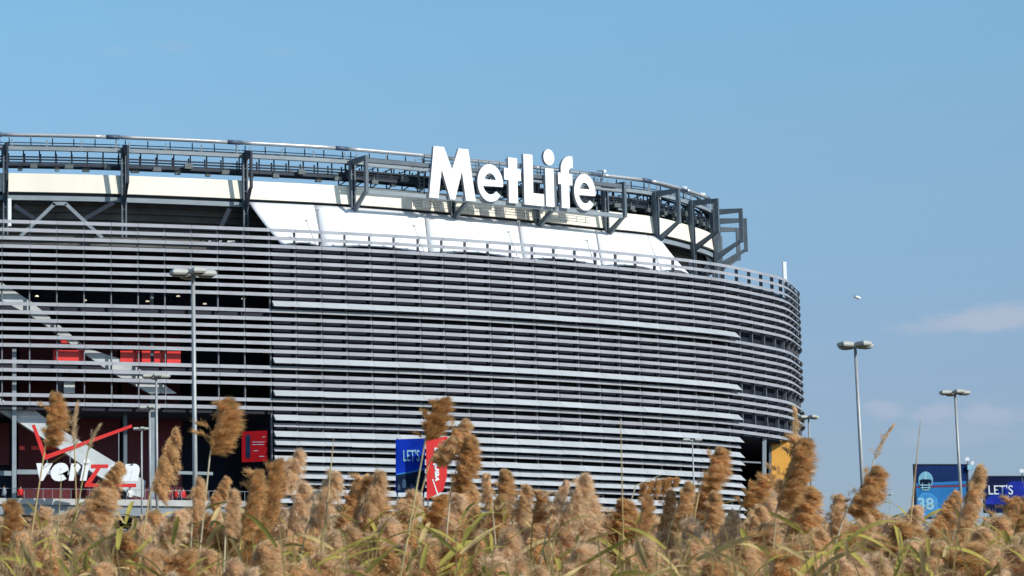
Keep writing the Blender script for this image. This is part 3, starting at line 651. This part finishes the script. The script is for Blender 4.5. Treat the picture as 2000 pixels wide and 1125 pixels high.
# ------------------------------------------------------------------ lamp posts
def head_mesh():
    mb = MB()
    v = []
    for z, a, b in ((.03, .29, .21), (.10, .33, .25), (.21, .31, .23), (.26, .23, .16)):
        v += [(-a, -b, z), (a, -b, z), (a, b, z), (-a, b, z)]
    f = []
    for i in range(3):
        for k in range(4): f.append((i*4+k, i*4+(k+1) % 4, (i+1)*4+(k+1) % 4, (i+1)*4+k))
    f.append((12,13,14,15)); mb.add(v, f)
    lens = []
    for z, a, b in ((.03, .28, .20), (-.02, .20, .14)): lens += [(-a, -b, z), (a, -b, z), (a, b, z), (-a, b, z)]
    mb.add(lens, [(k, 4+k, 4+(k+1) % 4, (k+1) % 4) for k in range(4)] + [(7,6,5,4)] + [(0,1,2,3)], 1)
    m = mb.mesh('lamp_head'); m.materials.append(M['lamphead']); m.materials.append(M['lens']); return m
HM = head_mesh()
def lamp_post(px, py, Y, label, wid, rot, heads=4, sc=1.0, rad=.085, lean=0):
    top = W(px, py, Y); base = Vector((top.x+lean, Y, terrain(Y)))
    t = thing('lamp_post', label, 'lamp post', base, 'lamp posts of the parking lots')
    mb = MB(); mb.tube([base, base.lerp(top, .5), top], [rad*1.25*sc, rad*1.1*sc, rad*.85*sc], 10); mb.tube([base, base+Vector((0,0,.35))], [.24, .22], 8); mb.build('pole', M['pole'], t, True)
    mb = MB()
    for k in range(heads):
        a = rot + k*2*math.pi/heads; d = Vector((math.cos(a), math.sin(a), 0))
        mb.bar(top - Vector((0,0,.12)), top + d*.38*sc - Vector((0,0,.06)), .08)
    mb.build('bracket_arm', M['pole'], t)
    for k in range(heads):
        a = rot + k*2*math.pi/heads; h = link('lamp_head', HM, t)
        h.matrix_parent_inverse = Matrix.Translation(base).inverted()
        h.matrix_basis = Matrix.Translation(top + Vector((math.cos(a), math.sin(a), 0))*.55*sc - Vector((0,0,.16))) @ Matrix.Rotation(a, 4, 'Z') @ Matrix.Scale(sc, 4)
lamp_post(377, 532, 108, 'tallest and nearest light pole, standing before the left louvers', 85, .25)
lamp_post(305, 734, 180, 'grey light pole just left of the tallest pole, its head over the red bands', 52, .1)
lamp_post(292, 795, 222, 'short light pole half hidden behind another one at the open gate', 40, .15, sc=.95)
lamp_post(276, 836, 239, 'shortest slim light pole right of the red tick mark\'s tip', 32, .1, sc=.8)
lamp_post(1670, 673, 132, 'tall light pole against open sky right of the stadium', 70, .42, lean=.12)
lamp_post(1865, 766, 170, 'light pole against the sky in front of the football player billboard', 55, .08, lean=.1)
lamp_post(1579, 814, 222, 'light pole whose head touches the stadium\'s right edge', 42, .35, sc=.95)
lamp_post(1352, 858, 238, 'thin light pole before the pale lower panels of the stadium', 38, .0, heads=2, sc=.9, rad=.07)
lamp_post(1737, 965, 470, 'tiny far light pole low in the sky between reeds', 12, .2, sc=.75)

# airship in the sky
q = W(1675, 581, 1500)
air = thing('airship', 'tiny white airship alone in the sky right of the stadium', 'airship', q)
mb = MB(); ax = Vector((.93, .1, -.28)); prof = [(-2.1, .02), (-1.6, .42), (-.8, .72), (0, .82), (.8, .76), (1.5, .5), (1.95, .02)]
mb.tube([q+ax*a for a, r in prof], [r for a, r in prof], 12); mb.build('hull', M['white'], air, True)
mb = MB()
for d in ((0, 0, 1), (0, 0, -1), (0, 1, 0), (0, -1, 0)):
    d = Vector(d); a = q-ax*1.3; mb.bar(a + d*.35, a - ax*.7 + d*.9, .08, .5, up=tuple(ax))
mb.build('tail_fin', M['steel'], air)
mb = MB(); a = q - Vector((0,0,.9)); mb.cbox(a.x, a.y, a.z, .9, .35, .28); mb.build('gondola', M['steell'], air)

# ------------------------------------------------------------------ parked cars, people, small tree
def car(px, Y, label, paint, rot=0):
    x = W(px, 1050, Y).x; base = Vector((x, Y, terrain(Y)+.03)); t = thing('parked_car', label, 'car', base, 'cars parked below the deck')
    R = Matrix.Translation(base) @ Matrix.Rotation(rot, 4, 'Z')
    def mk(name, mb, m, smooth=False, par=None):
        me = mb.mesh(name); me.transform(R)
        for x_ in (m if isinstance(m, list) else [m]): me.materials.append(x_)
        return link(name, me, par or t)
    sec = [(-2.2, .35, .75, .72), (-2.15, .3, .95, .8), (-1.2, .25, 1.0, .86), (1.0, .25, 1.0, .86), (1.9, .28, .9, .82), (2.2, .36, .68, .7)]
    v = []; f = []
    for X, z0, z1, w in sec: v += [(X, -w, z0), (X, -w, z0+.45*(z1-z0)), (X, -w*.93, z1), (X, w*.93, z1), (X, w, z0+.45*(z1-z0)), (X, w, z0)]
    for i in range(len(sec)-1):
        for k in range(6): f.append((i*6+k, i*6+(k+1) % 6, (i+1)*6+(k+1) % 6, (i+1)*6+k))
    f += [tuple(range(6))[::-1], tuple(range(30, 36))]; mb = MB(); mb.add(v, f); mk('body', mb, paint)
    v = [(-1.75,-.8,.98), (.95,-.8,.98), (.95,.8,.98), (-1.75,.8,.98), (-1.25,-.62,1.46), (.2,-.62,1.46), (.2,.62,1.46), (-1.25,.62,1.46)]
    mb = MB(); mb.add(v, [(0,1,5,4), (1,2,6,5), (2,3,7,6), (3,0,4,7)]); mb.add([(-1.28,-.64,1.455), (.24,-.64,1.455), (.24,.64,1.455), (-1.28,.64,1.455), (-1.15,-.55,1.52), (.1,-.55,1.52), (.1,.55,1.52), (-1.15,.55,1.52)], [(0,1,5,4), (1,2,6,5), (2,3,7,6), (3,0,4,7), (4,5,6,7), (3,2,1,0)], 1); mk('cabin', mb, [M['glass'], paint])
    for X in (-1.35, 1.35):
        for s in (-1, 1): mb = MB(); mb.tube([(X, s*.66, .32), (X, s*.86, .32)], .32, 12); w_ = mk('wheel', mb, M['tyre']); mb = MB(); mb.tube([(X, s*.8, .32), (X, s*.875, .32)], .19, 8); mk('rim', mb, M['pole'], par=w_)
    for s in (-1, 1): mb = MB(); mb.cbox(2.1, s*.55, .7, .16, .3, .13); mk('headlight', mb, M['white'])
car(6, 238, 'white car parked at the left edge, below the deck', M['carwhite'], 1.4)
car(72, 240, 'white car parked right of the first column, glimpsed between plumes', M['carwhite'], 1.5)
car(242, 236, 'silver car glimpsed under the deck, below the right end of the white gate lettering', M['carsilver'], .1)

def person_mesh():
    me = bpy.data.meshes.new('body')
    J = [((0,0,.92),.13), ((0,0,1.12),.125), ((0,0,1.36),.15), ((0,0,1.5),.06), ((0,-.01,1.6),.085), ((0,0,1.7),.075),
         ((.09,0,.86),.09), ((.1,-.01,.48),.06), ((.1,.02,.08),.045), ((.1,-.14,.04),.04),
         ((-.09,0,.86),.09), ((-.1,-.02,.48),.06), ((-.1,.02,.08),.045), ((-.1,-.14,.04),.04),
         ((.19,0,1.41),.055), ((.25,.02,1.14),.042), ((.24,-.08,.9),.034), ((.235,-.11,.82),.03),
         ((-.19,0,1.41),.055), ((-.25,.02,1.14),.042), ((-.24,-.08,.9),.034), ((-.235,-.11,.82),.03)]
    E = [(0,1), (1,2), (2,3), (3,4), (4,5), (0,6), (6,7), (7,8), (8,9), (0,10), (10,11), (11,12), (12,13), (2,14), (14,15), (15,16), (16,17), (2,18), (18,19), (19,20), (20,21)]
    me.from_pydata([j[0] for j in J], E, [])
    o = bpy.data.objects.new('tmp', me); C.objects.link(o)
    o.modifiers.new('skin', 'SKIN'); sub = o.modifiers.new('sub', 'SUBSURF'); sub.levels = 1
    for v, j in zip(me.skin_vertices[0].data, J): v.radius = (j[1], j[1]); v.use_root = False
    me.skin_vertices[0].data[0].use_root = True
    dg = bpy.context.evaluated_depsgraph_get(); dg.update(); m = bpy.data.meshes.new_from_object(o.evaluated_get(dg)); bpy.data.objects.remove(o)
    for _ in range(3): m.materials.append(M['skin'])
    for p in m.polygons:
        z = p.center.z; x = abs(p.center.x); p.material_index = 0 if z > 1.47 or (x > .2 and z < .93) else (1 if z > .9 else 2); p.use_smooth = True
    return m
PM = person_mesh()
def hair_mesh():
    mb = MB(); v = []; n = 10
    for i, (z, r) in enumerate(((1.66, .102), (1.72, .10), (1.77, .065), (1.79, .0))):
        v += [(r*math.cos(k*2*math.pi/n), .015+r*math.sin(k*2*math.pi/n), z) for k in range(n)]
    mb.add(v, [(i*n+k, i*n+(k+1) % n, (i+1)*n+(k+1) % n, (i+1)*n+k) for i in range(3) for k in range(n)]); m = mb.mesh('hair'); m.materials.append(M['hair']); return m
HR = hair_mesh()
def person(px, o, shirt, label, z=None, Y=None):
    if Y is None: q = wp(px, 975, o); base = Vector((q.x, q.y, zdk))
    else: q = W(px, 1000, Y); base = Vector((q.x, Y, z))
    t = thing('person', label, 'person', base, 'people at the gate'); t.rotation_euler.z = random.uniform(-1, 1)
    b = link('body', PM); b.parent = t
    for i, m in enumerate((M['skin'], shirt, M['jeans'])): b.material_slots[i].link = 'OBJECT'; b.material_slots[i].material = m
    h = link('hair', HR); h.parent = t
person(8, -1.2, M['shirtw'], 'person in a white shirt behind the deck parapet at the left edge')
person(40, -1.3, M['shirtr'], 'person in a red shirt just right of the left column')
person(188, -1.1, M['shirtb'], 'person in a dark blue jacket under the middle of the white lettering')
person(254, -1.2, M['shirtw'], 'person in white at the right end of the white gate lettering')
person(343, -1.3, M['shirtr'], 'leftmost person in red of those at the deck rail left of the tallest pole')
person(350, -1.6, M['shirtw'], 'person in white standing between two people in red at the deck rail')
person(358, -1.2, M['shirtr'], 'person in red nearest the tallest light pole at the deck rail')
person(822, 0, M['shirtb'], 'person in a blue jacket at the foot of the blue banner', GZ+2.2, 236) if False else None

tr = thing('maple_tree', 'small bare-limbed tree with a few dark red leaves before the pale panels', 'tree', Vector((W(955, 1040, 130).x, 130, terrain(130))))
tb = Vector((W(955, 1040, 130).x, 130, terrain(130))); mb = MB(); topz = zat(966, 130)
trunk = [tb, tb.lerp(Vector((tb.x-.1, 130, topz)), .5), Vector((tb.x+.1, 130, topz))]; mb.tube(trunk, [.09, .06, .02], 6)
tips = []
for k in range(14):
    a = trunk[0].lerp(trunk[2], random.uniform(.72, 1)); d = Vector((random.choice([-1, 1])*random.uniform(.3, 1.3), random.uniform(-.4, .4), random.uniform(-.2, .5))); b = a + d*.8
    mb.tube([a, (a+b)/2+Vector((0,0,.06)), b], [.025, .016, .007], 4); tips.append((a, b))
mb.build('limb', M['bark'], tr)
mb = MB()
for k in range(160):
    a, b = random.choice(tips); q = a.lerp(b, random.uniform(.2, 1.1)) + Vector([random.gauss(0, .07) for _ in range(3)]); r = Vector([random.gauss(0, 1) for _ in range(3)]).normalized(); u = r.orthogonal().normalized(); s_ = random.uniform(.035, .07)
    mb.add([q-r*s_, q+u*s_*.7, q+r*s_, q-u*s_*.7], [(0,1,2,3)])
mb.build('foliage', M['redleaf'], tr)['kind'] = 'stuff'

# ------------------------------------------------------------------ reeds
def plume(seed, nb, nh, width, spread, droop, upk, hl, hw, bend, wild=.55, gap=0):
    """a panicle of unit height: branchlets on a bent rachis, each carrying fine fibres"""
    r = np.random.default_rng(seed); V = []
    for i in range(nb):
        h = (i + r.uniform(0, 1))/nb; 
        prof = (math.sin(math.pi*(h*.76+.16)))**.6 * (1 - .18*h)
        base = np.array([bend*h*h, 0, h*.9]); az = r.normal(0, spread); bl = width*prof*r.uniform(.55, 1.15)
        outv = np.array([math.cos(az), math.sin(az), 0]); side = np.array([-outv[1], outv[0], 0])
        t = r.uniform(.1, 1, nh)[:, None]**.8
        pos = base + outv*bl*t + np.array([0,0,1])*(upk*bl*t - droop*bl*t*t) + side*r.normal(0, .05*width, (nh,1))*t
        tan = outv*1.0 + np.array([0,0,1])*(upk - 2*droop*t); tan /= np.linalg.norm(tan, axis=1)[:, None]
        d = tan + r.normal(0, wild, (nh, 3)) + np.array([.15, 0, .3]); d /= np.linalg.norm(d, axis=1)[:, None]
        ln = hl*r.uniform(.5, 1.2, (nh, 1)); pos = pos + r.normal(0, .012, (nh, 3))
        s = np.cross(d, r.normal(0, 1, (nh, 3))); s /= np.linalg.norm(s, axis=1)[:, None]; s *= hw*r.uniform(.6, 1.3, (nh, 1))
        V.append(np.stack([pos - s, pos + s, pos + d*ln*.55 + s*.7, pos + d*ln], 1))
    return np.concatenate(V).reshape(-1, 3)
def hair_mesh_from(v, name, m):
    n = len(v)//4; me = bpy.data.meshes.new(name); me.vertices.add(n*4); me.vertices.foreach_set('co', v.astype(np.float32).ravel())
    me.loops.add(n*4); me.polygons.add(n); me.loops.foreach_set('vertex_index', np.arange(n*4, dtype=np.int32)); me.polygons.foreach_set('loop_start', np.arange(0, n*4, 4, dtype=np.int32))
    me.update(calc_edges=True); me.materials.append(m); return me
KIND = {
 'd': [dict(nb=170, nh=64, width=.27, spread=.85, droop=.6, upk=1.15, hl=.10, hw=.0042, bend=.08, wild=.26), dict(nb=170, nh=60, width=.26, spread=.7, droop=.5, upk=1.25, hl=.11, hw=.0042, bend=.16, wild=.24), dict(nb=170, nh=64, width=.29, spread=.65, droop=.8, upk=1.1, hl=.10, hw=.0042, bend=.03, wild=.28)],
 'l': [dict(nb=120, nh=80, width=.38, spread=.85, droop=1.1, upk=1.2, hl=.10, hw=.004, bend=.16, wild=.36), dict(nb=110, nh=86, width=.42, spread=1.0, droop=1.2, upk=1.3, hl=.10, hw=.004, bend=.08, wild=.4), dict(nb=120, nh=80, width=.37, spread=.65, droop=1.0, upk=1.1, hl=.11, hw=.004, bend=.24, wild=.34)],
 'c': [dict(nb=40, nh=130, width=.36, spread=.35, droop=.8, upk=.5, hl=.085, hw=.0045, bend=.15, wild=.3), dict(nb=36, nh=140, width=.42, spread=.45, droop=1.2, upk=.8, hl=.085, hw=.0045, bend=.32, wild=.34)],
 'w': [dict(nb=44, nh=18, width=.16, spread=.8, droop=.2, upk=1.6, hl=.14, hw=.003, bend=.25, wild=.3)],
}
PL = {k: [(hair_mesh_from(plume(100+7*i+ord(k), **p), 'plume', M['plume_d'] if k in 'dc' else M['plume_l']), p['bend']) for i, p in enumerate(v)] for k, v in KIND.items()}
def leaf_mesh(seed):
    r = random.Random(seed); n = 9; mb = MB(); v = []; dz = r.uniform(.4, 1.1); dr = r.uniform(.1, .8); tw = r.uniform(-.6, .6)
    for i in range(n):
        t = i/(n-1); w = .04*(math.sin(math.pi*min(1, t*.85+.16))**.8)*(1-t**3) + .001
        x = t*.8; z = dz*t - dr*t*t*.9; a = tw*t*2
        y = .1*math.sin(t*2)*tw
        v += [(x - w*.3*math.sin(a), y - w*math.cos(a), z+w*math.sin(a)*.6), (x, y, z - w*.25), (x + w*.3*math.sin(a), y + w*math.cos(a), z-w*math.sin(a)*.6)]
    f = []
    for i in range(n-1):
        for k in (0, 1): f.append((i*3+k, i*3+k+1, (i+1)*3+k+1, (i+1)*3+k))
    mb.add(v, f); m = mb.mesh('leaf'); m.materials.append(M['leaf']); return m
LEAF = [leaf_mesh(i) for i in range(7)]
def frame(base, tip, side):
    z = (tip-base); Ln = z.length; z = z/Ln; x = Vector((side, random.uniform(-.35, .15), 0)); x = (x - z*x.dot(z)).normalized(); y = z.cross(x)
    return Matrix(((x.x, y.x, z.x, base.x), (x.y, y.y, z.y, base.y), (x.z, y.z, z.z, base.z), (0,0,0,1))), Ln
def reed(tip, base, wpx, kind, label, group=None, Y=None, side=1, leaves=1, foot=None, name='reed'):
    Y = Y or random.uniform(17, 23)
    P1, P0 = W(tip[0], tip[1], Y), W(base[0], base[1], Y + random.uniform(-.1, .1))
    d = (P0-P1)
    if foot: fx = W(foot[0], foot[1], Y); sl = (fx.x-P0.x)/max(.05, P0.z-fx.z)
    else: sl = max(-.35, min(.35, d.x/max(.05, -d.z)*.55))
    H = P0.z; ground = Vector((P0.x + sl*H*.75, Y + random.uniform(-.2, .2), 0))
    t = thing(name, label, 'reed', ground, group)
    mid = P0.lerp(ground, .35) + Vector((sl*H*.08, 0, 0)); r0 = .0065
    mb = MB(); mb.tube([ground, P0.lerp(ground, .7) + Vector((sl*H*.06, 0, 0)), mid, P0, P0.lerp(P1, .5)], [r0*1.3, r0*1.2, r0, r0*.8, r0*.4], 5, cap=False); mb.build('stem', M['stem'], t, True)
    if kind:
        me, bend = random.choice(PL[kind]); Ln = (P1-P0).length
        base_w = {'d': .40, 'l': .55, 'c': .50, 'w': .25}[kind]; wx = (wpx*1.2/F*Y)/(base_w*Ln); wx = max(.55, min(2.1, wx))
        m4, Ln = frame(P0, P1 - Vector((side*bend*Ln*wx*.8, 0, 0)), side); o = link('plume', me, t)
        o.matrix_parent_inverse = Matrix.Translation(ground).inverted()
        o.matrix_basis = m4 @ Matrix.Diagonal((Ln*wx, Ln*wx, Ln*1.04, 1))
    for k in range(leaves):
        o = link('leaf', random.choice(LEAF), t); a = random.choice([0, math.pi]) + random.gauss(0, .6); f = random.uniform(.04, .35)
        q = P0.lerp(ground, f); q = q + Vector((0,0,0)); s_ = random.uniform(.3, .55)
        o.matrix_parent_inverse = Matrix.Translation(ground).inverted()
        o.matrix_basis = Matrix.Translation(q) @ Matrix.Rotation(a, 4, 'Z') @ Matrix.Scale(s_, 4)
    return t
R = [
 ((97,768),(88,874),46,'d','tall dense tawny reed plume in front of the red tick mark\'s left end',1,(48,1125)),
 ((228,886),(160,988),64,'c','dark russet hooked reed plume hiding the middle of the white gate lettering',1,None),
 ((186,952),(140,1068),95,'l','broad fluffy buff reed plume below the white gate lettering',1,None),
 ((333,827),(292,968),46,'c','comb-edged reed plume leaning between the gate sign and the tallest pole',1,None),
 ((342,985),(282,1092),78,'l','wide pale reed plume left of the tallest pole\'s foot',1,None),
 ((382,935),(375,1022),34,'l','narrow pale reed plume hiding the foot of the tallest light pole',1,None),
 ((432,783),(410,890),62,'d','tall ragged tan reed plume just right of the tallest light pole',1,(398,990)),
 ((437,922),(404,990),40,'c','small fan-shaped reed plume right of the tallest pole\'s foot',1,None),
 ((492,918),(470,1058),44,'d','long straight orange-brown reed plume under the left edge of the phone poster',1,None),
 ((528,902),(508,1045),48,'d','long orange-brown reed plume under the right edge of the phone poster',1,None),
 ((578,874),(540,965),48,'l','pale reed plume with a tip bent right, beside the phone poster',1,None),
 ((580,940),(560,1042),58,'l','loose buff reed plume at the left end of the pale lower panels',1,None),
 ((645,916),(598,1035),60,'l','loose buff reed plume with a thin bare stalk rising beside it',1,None),
 ((690,938),(648,1035),54,'d','egg-shaped rust reed plume left of the blue banner',1,None),
 ((735,915),(690,1042),50,'l','feathery pale reed plume with a knobbly tip left of the blue banner',1,None),
 ((795,955),(765,1045),62,'l','rounded buff reed plume at the lower left corner of the blue banner',1,None),
 ((850,783),(830,864),58,'d','tall bushy reed plume rising above the gap between blue and red banners',1,(800,1020)),
 ((905,815),(840,900),44,'d','slanting orange reed plume crossing the top of the red banner',1,(803,1020)),
 ((908,848),(880,962),48,'d','upright pinkish reed plume along the red banner\'s right side',1,(866,1125)),
 ((852,965),(826,1045),46,'d','dark brown reed plume at the foot of the red banner',1,None),
 ((905,940),(874,1050),60,'l','pale reed plume directly below the upright one right of the red banner',1,None),
 ((975,917),(968,1015),40,'d','blunt orange reed plume left of the little red-leaved tree\'s right edge',1,(960,1080)),
 ((955,925),(962,998),26,'l','small grey-brown reed plume tucked behind the blunt orange one',-1,None),
 ((1020,946),(1000,1025),40,'l','soft tan reed plume with a wispy crown, middle of the pale panels',1,None),
 ((1050,958),(1040,1024),34,'d','short dark reed plume right of the wispy-crowned one',1,None),
 ((1135,920),(1085,1035),54,'l','big tan reed plume with blunt tip leaning right, below the panels\' middle',1,(1072,1125)),
 ((1100,935),(1074,1005),30,'l','thin ragged reed plume behind the big blunt leaning one',1,None),
 ((1152,985),(1136,1048),42,'l','small pinkish reed plume low, right of the big blunt leaning one',1,None),
 ((1205,972),(1186,1055),60,'d','shaggy reed plume crossed by a tall bare stalk',1,None),
 ((1258,972),(1238,1068),34,'d','slim reed plume right of the tall bare stalk',1,None),
 ((1302,955),(1282,1055),32,'d','slim tawny reed plume under the arching one',1,None),
 ((1345,905),(1242,948),52,'c','arching reed plume drooping to the right, left of the thin light pole',1,None),
 ((1338,938),(1308,1035),34,'d','speckled brown reed plume just left of the thin light pole\'s stem',1,None),
 ((1398,871),(1366,958),48,'d','tall blunt golden reed plume right of the thin light pole',1,(1340,1070)),
 ((1386,958),(1372,1048),36,'d','upright brown reed plume directly below the tall golden one',1,None),
 ((1420,995),(1408,1075),44,'l','mauve-grey reed plume low between the golden one and the dark opening',1,None),
 ((1490,918),(1446,992),54,'d','golden reed plume leaning right below the dark opening',1,None),
 ((1475,985),(1448,1062),50,'l','loose reed plume below the golden one under the dark opening',1,None),
 ((1512,935),(1486,1065),46,'l','long pale reed plume left of the orange panel',1,None),
 ((1556,852),(1516,1000),62,'d','very tall thick reed plume covering the orange panel',1,(1508,1125)),
 ((1572,945),(1532,1055),58,'d','rust reed plume at the foot of the stadium\'s right corner',1,None),
 ((1590,1028),(1552,1125),64,'l','broad pale reed plume low under the stadium\'s right corner',1,None),
 ((1628,966),(1622,1055),42,'l','upright ragged reed plume, first one standing against the sky right of the stadium',1,None),
 ((1738,826),(1706,900),18,'w','thin wispy reed tip rising highest against the sky at right',1,(1690,960)),
 ((1706,905),(1652,1000),54,'d','curved rust reed plume bending right against the sky, below the wispy tip',1,None),
 ((1682,1000),(1655,1085),52,'l','pinkish reed plume under the curved rust one',1,None),
 ((1780,982),(1742,1060),56,'l','buff reed plume at the lower left corner of the football player billboard',1,None),
 ((1865,940),(1796,1055),60,'c','slanting reed plume covering the lower half of the football player billboard',1,None),
 ((1908,905),(1858,1062),36,'d','tall tawny reed plume between the two billboards',1,(1840,1120)),
 ((1972,968),(1938,1060),48,'d','rust reed plume under the lettering of the right billboard',1,None),
 ((2012,945),(1980,1045),40,'d','tawny reed plume cut by the right edge of the frame',1,None),
 ((78,992),(48,1068),56,'l','pale pinkish reed plume left of the broad fluffy one, under the deck',1,None),
 ((14,980),(0,1085),46,'d','rust reed plume cut by the left edge of the frame',1,None),
 ((142,798),(146,880),20,'w','faint wispy reed tip just right of the tallest plume at the left',1,None),
 ((190,828),(172,880),16,'w','faint wispy reed tip above the white gate lettering',1,None),
 ((1562,815),(1548,880),22,'w','grey wispy reed tip above the very tall thick plume at the stadium corner',-1,(1545,960)),
 ((445,960),(440,1050),40,'l','loose reed plume left of the long orange-brown pair',1,None),
 ((768,1020),(735,1095),60,'d','low rust reed plume leaning right under the blue banner',1,None),
 ((940,1045),(950,1090),44,'c','small curled golden reed plume low, left of the picture\'s middle',-1,None),
 ((1350,1050),(1335,1120),40,'l','low pale reed plume right of a broad tan leaf',1,None),
 ((1840,1000),(1810,1085),54,'d','rust reed plume in front of the slanting one at the right',1,None),
 ((1905,1030),(1880,1125),66,'l','wide pale pinkish reed plume low under the tall one between billboards',1,None),
]
for tip, base, w, k, lab, side, foot in R:
    reed(tip, base, w, k, lab, 'plumed reeds of the foreground', None, side, 1 if k != 'w' else 0, foot)
for tip, foot, lab in (((1212,818),(1219,1125),'tall thin pale bare stalk crossing the middle of the pale panels'), ((652,855),(640,975),'thin bare stalk right of the phone poster, rising over the panels'), ((1798,820),(1780,1000),'hair-thin bare stalk against the sky left of the football player billboard'), ((120,930),(108,1110),'pale bare stalk left of centre of the white gate lettering')):
    Y = random.uniform(17, 20); P1, P0 = W(*tip, Y), W(*foot, Y); g_ = P0 + (P0-P1)/(P1.z-P0.z)*P0.z; g_.z = 0
    t = thing('reed', lab, 'reed', g_, 'bare reed stalks'); mb = MB(); mb.tube([g_, P0, P0.lerp(P1, .5), P1], [.007, .006, .004, .0018], 5, cap=False); mb.build('stem', M['stem'], t, True)

# the crowded lower ranks, plume by plume
zone = [(-10, 130, 'in the bottom left corner'), (130, 300, 'below the white gate lettering'), (300, 460, 'below the tallest light pole'), (460, 640, 'below the phone poster'), (640, 770, 'left of the blue banner'), (770, 900, 'below the blue and red banners'), (900, 1060, 'below the red-leaved tree'), (1060, 1200, 'left of the tall bare stalk'), (1200, 1340, 'right of the tall bare stalk'), (1340, 1470, 'right of the thin light pole'), (1470, 1610, 'below the orange panel'), (1610, 1780, 'below the wispy tip at right'), (1780, 2020, 'below the billboards')]
ORD = ['first', 'second', 'third', 'fourth', 'fifth', 'sixth', 'seventh', 'eighth', 'ninth', 'tenth', 'eleventh', 'twelfth']
DESC = {'l': 'low pale fluffy', 'd': 'low rust-brown', 'c': 'low comb-edged'}
for x0, x1, lab in zone:
    n = int((x1-x0)/16); spec = []
    for i in range(n):
        x = x0 + (i+random.random())/n*(x1-x0); r_ = i % 3
        hi = 955 if 460 < x < 740 or 870 < x < 1150 or 1440 < x < 1560 else (1005 if x < 460 or x > 1770 else 985); hi += 26*math.sin(x/31)+16*math.sin(x/13+1); ty = (random.uniform(hi, hi+40), random.uniform(1015, 1060), random.uniform(1045, 1105))[r_]
        spec.append((x, ty, random.uniform(140, 215), random.uniform(5, 70), random.uniform(66, 98)*(1.15 if r_ == 2 else 1), random.choice('llldlc'), (random.uniform(20, 23), random.uniform(18, 20.5), random.uniform(15.5, 18))[r_]))
    cnt = {}
    for x, ty, h, ln, w, k, Y in sorted(spec):
        cnt[k] = cnt.get(k, 0) + 1
        reed((x, ty), (x-ln, ty+h), w, k, ORD[cnt[k]-1] + ' ' + DESC[k] + ' reed plume from the left ' + lab, 'low crowded reed plumes', Y, 1, 1 if r_ else 2)
# everything behind and between: one uncountable mass of shaded plumes and blades
mv = []
for i in range(300):
    x = random.uniform(-120, 2120); Y = random.uniform(22, 33); ty = random.uniform(1005, 1075); base = W(x-random.uniform(0, 30), ty+130, Y); tip = W(x, ty, Y)
    if i >= 240: Y = random.uniform(13.5, 15.5); ty = random.uniform(1115, 1180); base = W(x, ty+120, Y); tip = W(x+20, ty, Y)
    m4, Ln = frame(base, tip, 1); k = random.choice('lld'); p = dict(random.choice(KIND[k])); p['nb'] //= 2; p['nh'] = 34; p['hw'] *= 1.8
    v = plume(1000+i, **p)*np.array([Ln*.85, Ln*.85, Ln*1.1]); A = np.array(m4); mv.append(v @ A[:3,:3].T + A[:3,3])
me = hair_mesh_from(np.concatenate(mv), 'reed_thicket', M['plume_l']); tag(link('reed_thicket', me), kind='stuff')
mv = MB()
for i in range(1700):
    x = random.uniform(-120, 2120); Y = random.uniform(15, 30); b = W(x, random.uniform(1020, 1200) if Y > 19 else random.uniform(1060, 1200), Y); m = random.choice(LEAF); s_ = random.uniform(.28, .52)
    A = Matrix.Translation(b) @ Matrix.Rotation(random.uniform(0, 6.28), 4, 'Z') @ Matrix.Rotation(random.gauss(0, .35), 4, 'X') @ Matrix.Scale(s_, 4)
    mv.add([A @ v.co for v in m.vertices], [tuple(p.vertices) for p in m.polygons], i % 3 == 0)
for i in range(1300):
    x = random.uniform(-120, 2120); Y = random.uniform(15, 30); b = W(x, random.uniform(1030, 1130), Y); mv.tube([(b.x+random.gauss(0, .35), Y, 0), b], [.007, .0045], 3, 1, cap=False)
tag(mv.build('reed_leaf_mass', [M['leaf'], M['straw']]), kind='stuff')
